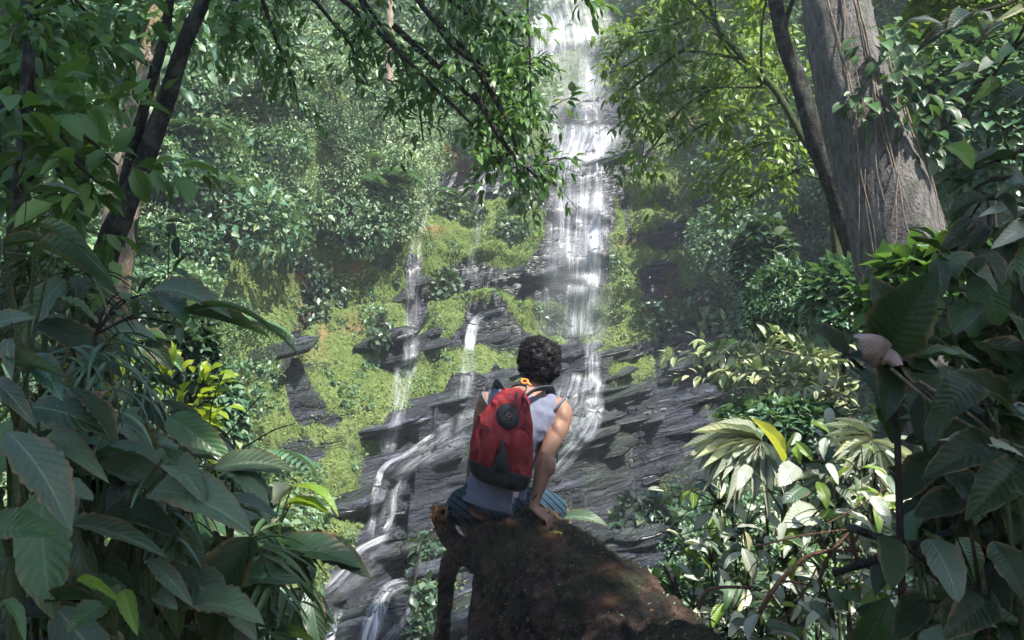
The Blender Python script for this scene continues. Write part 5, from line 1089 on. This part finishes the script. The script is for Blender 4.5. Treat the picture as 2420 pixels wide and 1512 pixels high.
mid_shrub('leafy bush behind the upper right corner branch', 2330, 60, 9.0, 160, 160, 'bright', .10, 2600)
mid_shrub('drooping fern bush under the fan palm', 1600, 1420, 5.6, 70, 80, 'jungle', .09, 900, wr=.2)
# ------------------------------------------------------------------ fallen log
def remesh(parts, voxel, iters=6, fac=0.5):
    V, F = merge(parts); o = link('tmp', mesh_np('tmp', V, F))
    r = o.modifiers.new('r', 'REMESH'); r.mode = 'VOXEL'; r.voxel_size = voxel
    s = o.modifiers.new('s', 'SMOOTH'); s.iterations = iters; s.factor = fac
    dg = bpy.context.evaluated_depsgraph_get(); me = bpy.data.meshes.new_from_object(o.evaluated_get(dg), depsgraph=dg)
    n = len(me.vertices); V = np.empty(n * 3, np.float32); me.vertices.foreach_get('co', V); V = V.reshape(-1, 3).astype(float)
    Nn = np.empty(n * 3, np.float32); me.vertices.foreach_get('normal', Nn); Nn = Nn.reshape(-1, 3)
    me.calc_loop_triangles(); F = np.empty(len(me.loop_triangles) * 3, np.int32); me.loop_triangles.foreach_get('vertices', F); F = F.reshape(-1, 3)
    t = o.data; bpy.data.objects.remove(o); bpy.data.meshes.remove(t); bpy.data.meshes.remove(me)
    return V, F, Nn
def pr_tube(pts, sides=20, n=40, bump=None, squash=None):
    """pts: (u, v, d, r)"""
    p = spline(np.array([np.append(at(a, b, c), r) for a, b, c, r in pts]), n)
    return tube(p[:, :3], np.maximum(p[:, 3], .001), sides, True, bump, squash)
gnd = at(1700, 1830, 3.8)
log_parts = [pr_tube([(1150, 1275, 5.82, .10), (1168, 1278, 5.72, .16), (1198, 1288, 5.56, .215), (1250, 1335, 5.38, .275), (1320, 1408, 5.14, .32), (1420, 1512, 4.8, .35), (1525, 1640, 4.4, .38), (1700, 1830, 3.8, .40), (1900, 2150, 3.2, .42)], 32, 70),
             pr_tube([(1200, 1340, 5.5, .12), (1125, 1312, 5.55, .075), (1078, 1288, 5.6, .060), (1053, 1252, 5.64, .050), (1041, 1208, 5.66, .044)], 18),
             pr_tube([(1115, 1306, 5.5, .07), (1080, 1308, 5.52, .06), (1059, 1350, 5.52, .046), (1051, 1440, 5.5, .036), (1044, 1512, 5.48, .05), (1034, 1640, 5.4, .07), (1020, 1850, 5.3, .10)], 18),
             pr_tube([(1215, 1350, 5.45, .2), (1200, 1450, 5.4, .2), (1200, 1560, 5.3, .24), (1200, 1700, 5.2, .25), (1200, 1900, 5.1, .3)], 20)]
V, F, N_ = remesh(log_parts, .016, 4)
V = V + (0.25 + 0.75 * smooth(1090, 1200, proj(V)[:, 0]))[:, None] * N_ * (0.10 * fbm(V, 3.0, 4, 1) + 0.10 * fbm(V, 8.0, 4, 2) + .03 * (1 - np.abs(2 * vnoise(V * np.array([1.3, 1, .7]), 13, 9) - 1)) + .04 * fbm(V, 28., 2, 6))[:, None]
pj = proj(V); wood = np.zeros(len(V))
for (a, b, ra, rb) in [(1293, 1238, 26, 18), (1206, 1230, 16, 8), (1440, 1345, 26, 12), (1445, 1418, 20, 12), (1038, 1222, 22, 30), (1300, 1262, 24, 8)]: wood = np.maximum(wood, 1.3 * np.exp(-((pj[:, 0] - a) / ra) ** 2 - ((pj[:, 1] - b) / rb) ** 2))
root = thing('fallen_log', 'thick dark rotting fallen log on which the hiker sits', 'log', (at(1200, 1900, 5.1)))
part('trunk', V, F, M['log'], root, attrs={'wood': wood}, smooth_shade=True)
# torn splinters on the broken stub
sp = []
for i in range(150):
    a = RS.uniform(0, 6.28); b = at(1040 + 17 * math.cos(a), 1206 + RS.uniform(-6, 30), 5.62 + .04 * math.sin(a)); sp.append(tube(np.array([b, b + np.array([RS.normal(0, .012), RS.normal(0, .012), RS.uniform(.006, .03)])]), [.006, .0015], 4))
part('splintered_end', *merge(sp), M['wood'], root)
# flakes of bark and moss on the log
k_ = RS.randint(0, len(V), 900); V2, F2, kk = leaf_geo(V[k_] + N_[k_] * .002, nrm(rand_dirs(900) + N_[k_] * .5), N_[k_], RS.uniform(.008, .024, 900), .004)
V3, F3, k3 = leaf_geo(V[RS.randint(0, len(V), 2400)], rand_dirs(2400), rand_dirs(2400), RS.uniform(.012, .035, 2400), .007); part('bark_chips', V3, F3, M['red_stem'], root, kind='stuff')
part('bark_flakes', V2, F2, M['jungle'], root, rnd=np.repeat(RS.rand(900) * .25, kk), kind='stuff')
root = thing('fallen_leaf', 'torn brownish green banana leaf lying beside the hand', 'leaf', at(1318, 1226, 5.75))
put_leaf(at(1318, 1226, 5.75), at(1438, 1244, 5.7), .045, 'big_grey', 'pleat', root, np.array([.1, -.7, .7]), 'leaf_blade', 1)
put_leaf(at(1315, 1224, 5.75), at(1395, 1225, 5.8), .03, 'dead', 'pleat', root, np.array([.1, -.5, .85]), 'leaf_blade', 0)
root = thing('fallen_leaf', 'narrow yellowish leaf lying on the log below the hand', 'leaf', at(1300, 1262, 5.05))
put_leaf(at(1300, 1258, 5.1), at(1348, 1284, 5.02), .014, 'big_yellow', 'lance', root, np.array([.3, -.7, .7]), 'leaf_blade')

# ------------------------------------------------------------------ the hiker, seen from behind
def ring(c, rx, ry, side, n=28, e=2.0):
    """super-ellipse ring in the plane of 'side' and depth"""
    side = nrm(side); dep = np.array([0, 1.0, 0.0]); dep = nrm(dep - (dep @ side) * side)
    a = np.linspace(0, 2 * np.pi, n, endpoint=False); ca, sa = np.cos(a), np.sin(a)
    x = np.sign(ca) * np.abs(ca) ** (2 / e); y = np.sign(sa) * np.abs(sa) ** (2 / e)
    return np.asarray(c) + x[:, None] * rx * side + y[:, None] * ry * dep
SIDE = np.array([.962, 0, -.272])
TOR = [(1168, 1218, 5.44, .150, .115), (1170, 1190, 5.44, .172, .132), (1176, 1150, 5.43, .160, .120), (1188, 1100, 5.41, .146, .110), (1206, 1042, 5.38, .160, .116), (1222, 998, 5.37, .176, .118), (1236, 962, 5.38, .178, .104), (1247, 934, 5.40, .125, .082), (1256, 912, 5.42, .066, .064)]
def torso(k=1.0, sel=slice(None), grow=0.0): return loft([ring(at(u, v, d), rx * k + grow, ry * k + grow, SIDE) for u, v, d, rx, ry in TOR[sel]])
def ball(c, r, n=16):
    t = np.linspace(.02, np.pi - .02, n); r = np.broadcast_to(np.asarray(r, float), (3,)); a = np.linspace(0, 2 * np.pi, 2 * n, endpoint=False)
    return loft([np.asarray(c) + np.stack([np.sin(x) * np.cos(a) * r[0], np.sin(x) * np.sin(a) * r[1], np.full(2 * n, np.cos(x) * r[2])], -1) for x in t])
HC = at(1274, 857, 5.47)
body = [torso(), pr_tube([(1252, 925, 5.41, .066), (1262, 900, 5.43, .054), (1272, 868, 5.46, .054)], 18, 12), ball(HC, (.074, .092, .108)),
        ball(HC + np.array([-.02, .055, -.075]), (.045, .045, .05)), ball(HC + np.array([-.015, .098, -.02]), (.014, .022, .024)),     # jaw, nose
        ball(HC + np.array([.078, .005, -.022]), (.014, .02, .03)), ball(HC + np.array([-.078, .012, -.018]), (.014, .02, .03)),       # ears
        ball(HC + np.array([-.040, .082, .004]), (.014, .012, .008)), ball(HC + np.array([.014, .085, .004]), (.014, .012, .008)), ball(HC + np.array([-.015, .092, -.058]), (.024, .012, .008)),
        ball(at(1318, 966, 5.40), (.062, .060, .066)), ball(at(1152, 952, 5.42), (.056, .058, .062)),
        pr_tube([(1296, 958, 5.40, .055), (1326, 972, 5.39, .060), (1322, 1005, 5.36, .056), (1306, 1042, 5.30, .048), (1294, 1068, 5.27, .044), (1287, 1096, 5.26, .049), (1277, 1140, 5.24, .040), (1266, 1178, 5.23, .029), (1262, 1200, 5.22, .028)], 18, 50),
        pr_tube([(1172, 950, 5.42, .050), (1148, 968, 5.43, .056), (1138, 1010, 5.46, .050), (1132, 1055, 5.50, .043), (1122, 1100, 5.56, .045), (1112, 1160, 5.64, .030), (1106, 1185, 5.66, .026)], 16, 40),
        pr_tube([(1140, 1190, 5.46, .088), (1110, 1196, 5.62, .092), (1096, 1212, 5.88, .066), (1102, 1230, 5.95, .058), (1140, 1300, 5.96, .058), (1165, 1390, 5.95, .036), (1168, 1412, 5.95, .036)], 18, 50),
        pr_tube([(1210, 1195, 5.46, .088), (1262, 1200, 5.62, .092), (1318, 1214, 5.86, .066), (1326, 1232, 5.92, .058), (1330, 1300, 5.94, .058), (1332, 1390, 5.93, .036), (1332, 1412, 5.93, .036)], 18, 50),
        pr_tube([(1168, 1408, 5.92, .036), (1168, 1418, 6.02, .038), (1168, 1422, 6.15, .026)], 12, 14), pr_tube([(1332, 1408, 5.9, .036), (1334, 1418, 6.0, .038), (1335, 1422, 6.13, .026)], 12, 14)]
for (u, v, d, r) in [(1330, 985, 5.36, (.040, .045, .060)), (1318, 1020, 5.31, (.036, .040, .062)), (1300, 1028, 5.33, (.034, .036, .055)), (1298, 1100, 5.235, (.036, .034, .056)), (1276, 1104, 5.25, (.030, .032, .052)), (1288, 1070, 5.245, (.026, .022, .026)), (1255, 1190, 5.215, (.010, .012, .014))]: body.append(ball(at(u, v, d), r, 10))
# right hand pressed on the log: palm, four fingers, thumb
wr = at(1262, 1198, 5.22); pd = nrm(at(1298, 1232, 5.19) - wr); pu = nrm(np.array([.35, -.25, .6])); ps = np.cross(pd, pu)
body.append(loft([ring(wr + pd * t, w, h, ps) for t, w, h in [(-.01, .026, .024), (.02, .034, .021), (.05, .041, .018), (.078, .039, .015), (.09, .03, .010)]]))
for q_, L_ in [(-.033, .058), (-.011, .074), (.011, .078), (.032, .068)]:
    b = wr + pd * .07 + ps * q_; m_ = b + pd * L_ * .55 + ps * q_ * .45 + pu * .010; e = b + pd * L_ + ps * q_ * .75 - pu * .012
    body.append(tube(spline([b, m_, e], 9), np.linspace(.0098, .0075, 9), 10))
b = wr + pd * .022 - ps * .028; body.append(tube(spline([b, b - ps * .03 + pd * .022, b - ps * .038 + pd * .052 - pu * .008], 9), np.linspace(.0125, .0085, 9), 10))
# left hand resting on the thigh
wl_ = at(1106, 1185, 5.66); ld = nrm(np.array([-.15, .8, -.3])); ls = nrm(np.cross(ld, np.array([0, 0, 1])))
body.append(loft([ring(wl_ + ld * t, w, h, ls) for t, w, h in [(-.01, .024, .022), (.03, .036, .018), (.07, .04, .016), (.088, .03, .010)]]))
for q_, L_ in [(-.032, .058), (-.011, .074), (.011, .078), (.031, .066)]: b = wl_ + ld * .07 + ls * q_; body.append(tube(spline([b, b + ld * L_ * .5 + ls * q_ * .3, b + ld * L_ - np.array([0, 0, .02])], 8), np.linspace(.0098, .0075, 8), 10))
b = wl_ + ld * .02 + ls * .03; body.append(tube(spline([b, b + ls * .028 + ld * .025, b + ls * .032 + ld * .055], 8), np.linspace(.012, .0085, 8), 10))
V, F, N_ = remesh(body, .0055, 5)
person = thing('person', 'person seated on the log from behind in grey sleeveless shirt and blue shorts', 'person', at(1172, 1205, 5.44))
part('body', V, F, M['skin'], person, smooth_shade=True)
# sleeveless shirt: follows the torso, ends at arm holes, neckline and hem
sh_ = [torso(1.0, slice(2, 8), .013), ball(at(1300, 960, 5.395), (.052, .066, .070)), ball(at(1172, 947, 5.41), (.05, .064, .066)),
       loft([ring(at(u, v, d), rx, ry, SIDE) for u, v, d, rx, ry in [(1166, 1204, 5.44, .180, .150), (1169, 1190, 5.44, .184, .150), (1174, 1155, 5.43, .172, .136), (1186, 1105, 5.41, .160, .124)]])]
V, F, N_ = remesh(sh_, .007, 8)
V = V + N_ * (.026 * fbm(V * np.array([1.2, 1.2, .4]) + V[:, [2, 1, 0]] * .5, 9, 3, 5) + .007 * fbm(V, 26, 2, 6))[:, None]
shirt = part('shirt', V, F, M['shirt'], person, smooth_shade=True)
def loop_band(c, nrm_dir, ra, rb, w, mat, parent, name):
    n_ = nrm(nrm_dir); a = nrm(np.cross(n_, np.array([0, 1, 0]))); b = np.cross(n_, a); t = np.linspace(0, 2 * np.pi, 40)
    p = np.asarray(c) + np.cos(t)[:, None] * a * ra + np.sin(t)[:, None] * b * rb
    V, F = tube(p, w, 8, False); return part(name, V, F, M[mat], parent, smooth_shade=True)
loop_band(at(1316, 962, 5.395), (at(1340, 985, 5.39) - at(1300, 952, 5.4)), .068, .068, .0065, 'trim', shirt, 'armhole_trim')
loop_band(at(1156, 950, 5.415), (at(1130, 972, 5.43) - at(1172, 944, 5.41)), .062, .064, .0065, 'trim', shirt, 'armhole_trim')
# shorts
st_ = [loft([ring(at(u, v, d), rx, ry, SIDE) for u, v, d, rx, ry in [(1168, 1216, 5.44, .170, .130), (1170, 1190, 5.44, .188, .146), (1174, 1160, 5.43, .176, .136)]]),
       pr_tube([(1140, 1190, 5.46, .10), (1108, 1192, 5.62, .112), (1090, 1206, 5.80, .098)], 20, 24), pr_tube([(1210, 1192, 5.46, .10), (1262, 1196, 5.62, .112), (1306, 1208, 5.80, .098)], 20, 24)]
V, F, N_ = remesh(st_, .008, 6); V = V + N_ * (.02 * fbm(V, 9, 3, 15))[:, None]
part('shorts', V, F, M['shorts'], person, smooth_shade=True)
# curly hair
hb = [ball(HC + np.array([0, -.012, .012]), (.094, .104, .108)), ball(HC + np.array([-.010, -.045, -.068]), (.070, .05, .058))]
dd = rand_dirs(2600); dd = dd[((dd[:, 1] < .35) | (dd[:, 2] > .15)) & (dd[:, 2] > -.86)][:1200]
lumpy = 0.90 + 0.30 * vnoise(dd, 2.6, 4)
HB = HC + np.array([0, -.014, .004]) + dd * np.array([.101, .112, .120]) * lumpy[:, None]
for c in HB[:420]: hb.append(ball(c, RS.uniform(.004, .018), 5))
V, F, N_ = remesh(hb, .0045, 2); part('hair', V, F, M['hair'], person, smooth_shade=True)
cu = []
for d_, c in zip(dd, HB):
    a = nrm(np.cross(d_, rand_dirs(1)[0])); b = np.cross(d_, a); t = np.linspace(0, RS.uniform(2.5, 8), 9); r = RS.uniform(.004, .015); c = c + d_ * RS.uniform(-.004, .012)
    cu.append(tube(c + np.cos(t)[:, None] * a * r + np.sin(t)[:, None] * b * r + d_ * (t * .0022)[:, None] + rand_dirs(9) * .0012, .0015, 4))
part('curls', *merge(cu), M['hair'], person, smooth_shade=True, kind='stuff')
# wristband
loop_band(at(1267, 1174, 5.23), pd, .031, .031, .0035, 'black', person, 'wristband')

# ------------------------------------------------------------------ backpack
pack = thing('backpack', 'red backpack with black base and black round pouch on the hiker', 'backpack', at(1182, 1125, 5.18))
PK = [(1177, 1150, .088, .050), (1179, 1137, .134, .082), (1181, 1105, .158, .105), (1185, 1060, .162, .120), (1193, 1012, .142, .115), (1205, 970, .108, .095), (1213, 944, .080, .075), (1217, 928, .052, .050), (1219, 922, .02, .02)]
DP = 5.165
def pack_rings(sel, grow=0.0): return [ring(at(u, v, DP), rx + grow, ry + grow, SIDE, 40, 2.7) for u, v, rx, ry in spline(np.array(PK), 41)[sel]]
V, F, N_ = remesh([loft(pack_rings(slice(8, 41))), loft(pack_rings(slice(8, 12)))], .007, 4)
V = V + N_ * (.034 * fbm(V * np.array([2.0, 2.0, .45]) + .3 * V[:, [2, 0, 1]], 9, 3, 5) + .024 * (.5 - np.abs(2 * vnoise(V * np.array([1.6, 1.6, .5]) + .25 * V[:, [2, 0, 1]], 16, 7) - 1)) + .010 * fbm(V * np.array([1, 1, .6]), 30, 2, 7))[:, None]
pb = part('pack_body', V, F, M['red'], pack, smooth_shade=True)
V, F, N_ = remesh([loft(pack_rings(slice(0, 11), .014))], .007, 4); part('base_panel', V, F, M['black'], pack, smooth_shade=True)  # black base, extended lower to stand in for shadow under the pack
def face(u, v, lift=.0):
    """a point on the outer face of the pack"""
    q_ = spline(np.array(PK), 60); i = np.argmin(np.abs(q_[:, 1] - v)); c = at(q_[i, 0], v, DP); x = (u - q_[i, 0]) * DP / FPX; rx, ry = q_[i, 2], q_[i, 3]
    y = ry * max(0.0, 1 - min(1, abs(x / rx)) ** 2.7) ** (1 / 2.7); return at(u, v, DP) - np.array([0, y + lift, 0])
# front pocket (two red lobes either side of a black gusset)
for name, pts in (('front_pocket', [(1128, 1098), (1134, 1060), (1148, 1030), (1168, 1024), (1180, 1040), (1174, 1075), (1164, 1104)]), ('front_pocket', [(1252, 1090), (1254, 1050), (1244, 1022), (1222, 1018), (1206, 1034), (1204, 1072), (1212, 1104)])):
    o_ = spline(np.array(pts + [pts[0]], float), 40)[:-1]; c = o_.mean(0)
    V, F = loft([np.array([face(*(c + (p - c) * k_), lift) for p in o_]) for k_, lift in ((1.0, -.012), (.98, .010), (.86, .020), (.5, .028), (.1, .030))]); V = V + (.016 * fbm(V * np.array([1.6, 1, .5]), 22, 3, 3) + .006 * fbm(V, 60, 2, 5))[:, None] * np.array([0, -1, 0]); part(name, V, F, M['red'], pack, smooth_shade=True)
o_ = np.array([(1187, 1034), (1178, 1070), (1164, 1112), (1200, 1116), (1198, 1070)], float); o_ = spline(np.vstack([o_, o_[:1]]), 30)[:-1]; c = o_.mean(0)
V, F = loft([np.array([face(*(c + (p - c) * k_), l_) for p in o_]) for k_, l_ in ((1, -.01), (.97, .026), (.1, .032))]); part('gusset', V, F, M['black'], pack, smooth_shade=True)
# round black pouch with its mark
t = np.linspace(0, 2 * np.pi, 32, endpoint=False); c = np.array([1201, 986.0])
V, F = loft([np.array([face(c[0] + 27 * k_ * math.cos(a) + 3 * math.sin(a), c[1] + 31 * k_ * math.sin(a), l_) for a in t]) for k_, l_ in ((1, -.01), (1, .012), (.9, .022), (.5, .026), (.05, .027))]); po = part('pouch', V, F, M['black'], pack, smooth_shade=True)
mk = []
for (a, b) in [((1190, 990), (1203, 977)), ((1203, 977), (1211, 984)), ((1211, 984), (1198, 995)), ((1198, 995), (1190, 990)), ((1195, 985), (1207, 988)), ((1199, 980), (1204, 992))]: mk.append(tube(np.array([face(*a, .028), face(*b, .028)]), .0011, 5))
part('printed_mark', *merge(mk), M['tan_mark'], po)
# lid straps, haul loop, piping, zip pulls
def webbing(pts, w, mat, name, parent=pack, sq=(1.0, .35), n=30):
    p = spline(np.array(pts), n); V, F = tube(p, w, 10, True, None, sq); return part(name, V, F, M[mat], parent, smooth_shade=True)
webbing([face(1204, 936, .005), at(1206, 916, 5.20), at(1226, 909, 5.20), at(1244, 914, 5.20), face(1236, 936, .005)], .009, 'strap', 'haul_loop')
webbing([face(1222, 930, .01), face(1218, 950, .014), face(1212, 966, .022)], .015, 'strap', 'lid_strap')
webbing([face(1236, 936, .01), face(1238, 952, .012), face(1232, 968, .014)], .008, 'strap', 'lid_strap')
for pts in ([(1132, 1000), (1142, 975), (1166, 952), (1196, 936)], [(1258, 1010), (1252, 975), (1246, 952), (1236, 938)], [(1206, 1006), (1228, 1008), (1248, 1024), (1256, 1050)], [(1160, 1010), (1146, 1028), (1136, 1060), (1130, 1092)], [(1176, 962), (1168, 990), (1172, 1012), (1188, 1028)]):
    webbing([face(a, b, .005) for a, b in pts], .0035, 'dark_red', 'piping', sq=(1, 1))
for (u, v, du, dv) in [(1135, 992, 5, -10), (1202, 1012, 12, -4), (1258, 1010, 0, 10)]: webbing([face(u, v, .012), face(u + du / 2, v + dv / 2, .02), face(u + du, v + dv, .014)], .003, 'metal' if u < 1250 else 'black', 'zip_pull', sq=(1, 1), n=6)
for pts in ([(1112, 1070), (1128, 1066), (1140, 1062)], [(1262, 1052), (1250, 1050), (1240, 1046)], [(1128, 1010), (1140, 1012), (1152, 1016)]): webbing([face(a, b, .008) for a, b in pts], .006, 'strap', 'compression_strap')
for u_ in (1150, 1232): webbing([face(u_ + 14, 960, .006), face(u_ + (4 if u_ < 1200 else 8), 1000, .006), face(u_ - 2, 1030, .004)], .0025, 'black', 'zip_line', sq=(1, 1))
# shoulder straps over both shoulders
webbing([at(1205, 940, 5.24), at(1190, 918, 5.26), at(1180, 906, 5.34), at(1172, 912, 5.46), at(1160, 950, 5.52)], .028, 'strap', 'shoulder_strap', sq=(1, .3))
webbing([at(1235, 942, 5.24), at(1262, 922, 5.26), at(1288, 917, 5.33), at(1300, 922, 5.44), at(1306, 960, 5.52)], .028, 'strap', 'shoulder_strap', sq=(1, .3))
webbing([at(1300, 1020, 5.50), at(1314, 1050, 5.50), at(1317, 1080, 5.48), at(1316, 1094, 5.48)], .012, 'black', 'loose_strap', sq=(1, .3))
# orange whistle clipped at the top
t = np.linspace(0, 2 * np.pi, 24); c = at(1240, 901, 5.22); V1 = tube(c + np.stack([np.cos(t) * .017, np.sin(t) * .006, np.sin(t) * .011], -1), .0055, 8, False); V2 = tube(np.array([c + np.array([.01, -.004, -.006]), c + np.array([.034, -.004, -.024])]), [.009, .007], 8)
part('whistle', *merge([V1, V2]), M['orange'], pack, smooth_shade=True)

# ------------------------------------------------------------------ unseen trees added behind the viewer, crowns shaped to shade the foreground
LIT = [(440, 720, 2.9, .22), (560, 760, 2.8, .12), (150, 620, 2.6, .1), (1235, 945, 5.3, .26), (1275, 860, 5.45, .22), (1300, 1060, 5.28, .22), (1322, 985, 5.38, .2), (1284, 1130, 5.24, .10), (2040, 200, 7.0, .5), (2120, 480, 6.9, .35), (1190, 1000, 5.1, .18), (1280, 1140, 5.24, .06), (1292, 1232, 5.2, .10), (1800, 1080, 4.9, .7), (1980, 1130, 4.6, .65), (1880, 1240, 4.5, .65), (1860, 900, 7.6, 1.4), (1720, 1260, 4.9, .55), (1740, 1420, 4.6, .4), (1930, 1340, 4.3, .4), (360, 900, 4.6, .5), (720, 1175, 3.4, .28), (655, 1165, 3.4, .2), (2075, 830, 2.65, .10), (1440, 1345, 4.8, .10), (1370, 1290, 5.0, .08), (1210, 1232, 5.35, .05), (1500, 1400, 4.6, .06), (1040, 1215, 5.65, .14),
       (320, 250, 8.6, .5), (2230, 60, 3.4, .25), (2290, 180, 3.4, .2), (2370, 540, 3.0, .16), (1150, 250, 6.4, .35), (600, 1110, 3.0, .1), (2300, 1055, 2.3, .08), (2010, 350, 7.0, .25), (1700, 200, 9.2, 2.0), (1850, 1420, 4.3, .2), (1960, 380, 7, .2)]
LITP = np.array([at(*l[:3]) for l in LIT]); LITR = np.array([l[3] for l in LIT])
SH = [(-150, 700, 250, 1560, 1.8, 4.5, 3400), (-100, 560, -60, 760, 3.0, 8.0, 1300), (2080, 2500, 420, 1560, 2.0, 4.0, 3600), (1000, 1330, 1290, 1650, 4.7, 5.6, 1500), (1330, 1640, 1400, 1700, 4.2, 5.0, 420), (1060, 1300, 1090, 1260, 5.0, 5.7, 900), (560, 1250, -60, 300, 6.0, 7.2, 700), (2050, 2300, 0, 700, 6.5, 7.5, 60)]
pts_ = []
for (u0, u1, v0, v1, d0, d1, n) in SH:
    u = RS.uniform(u0, u1, n); v = RS.uniform(v0, v1, n); d = RS.uniform(d0, d1, n)
    p = np.array([at(a, b, c) for a, b, c in zip(u, v, d)]); h = RS.uniform(9.0, 12.5, n); t = (h - p[:, 2]) / SUN[2]; pts_.append(p + SUN * t[:, None])
P = np.concatenate(pts_)
# cull crown leaves that would shade the spots kept sunlit
rel = LITP[None] - P[:, None]; along = rel @ SUN; dist = np.linalg.norm(rel - along[..., None] * SUN, axis=-1); keep = ~(dist < LITR[None] + .09).any(1)
P = P[keep]
centres = np.array([[3.4, -3.6, 0], [5.6, -1.6, 0], [8.4, -3.4, 0], [1.8, -0.9, 0]])
own = np.argmin(np.linalg.norm(P[:, None, :2] - centres[None, :, :2], axis=-1), axis=1)
for k_, c in enumerate(centres):
    q_ = P[own == k_]
    if not len(q_): continue
    b = np.array([c[0], c[1] - 1.0, gz(c) - .1]); root = thing('canopy_tree', ['tall tree behind the viewer shading the left foreground', 'tall tree right of the viewer shading the log', 'tall tree far right of the viewer shading the right foreground', 'tall tree close behind the viewer shading the left trunks'][k_], 'tree', b)
    tp = np.array([c[0], c[1], 10.0]); V, F = tube(spline([b, (b + tp) / 2 + np.array([.3, .2, 0]), tp], 30), np.linspace(.3, .12, 30), 14, True, bb2); part('trunk', V, F, M['bark_dark'], root, smooth_shade=True)
    for j in RS.choice(len(q_), min(14, len(q_)), False): stem_part([tp - np.array([0, 0, RS.uniform(0, 3)]), (tp + q_[j]) / 2 + np.array([0, 0, .3]), q_[j]], .06, .01, 'bark_dark', root, 'limb')
    n_ = len(q_); V, F, kk = leaf_geo(q_, nrm(rand_dirs(n_) * np.array([1, 1, .4])), nrm(SUN + rand_dirs(n_) * .5), RS.uniform(.28, .5, n_), RS.uniform(.10, .17, n_), 'h'); part('crown', V, F, M['canopy'], root, rnd=np.repeat(RS.rand(n_), kk), kind='stuff')

# ------------------------------------------------------------------ humid air
def mat_haze():
    m, nt, N, L = new_mat('humid air'); v = nd(nt, 'VolumePrincipled'); sock(v, 'Color', (0.86, 0.93, 1.0, 1)); sock(v, 'Density', 0.002); sock(v, 'Anisotropy', 0.0); out(nt, None, v.outputs[0]); return m
hz = np.array([[x, y, z] for x in (-125, 125) for y in (-125, 95) for z in (-12, 27)], float)
hf = np.array([[0, 1, 3, 2], [4, 6, 7, 5], [0, 4, 5, 1], [2, 3, 7, 6], [0, 2, 6, 4], [1, 5, 7, 3]])
tag(link('haze', mesh_np('haze', hz, hf, mat_haze())), 'humid air and waterfall spray', 'haze', kind='stuff')
settle_labels()
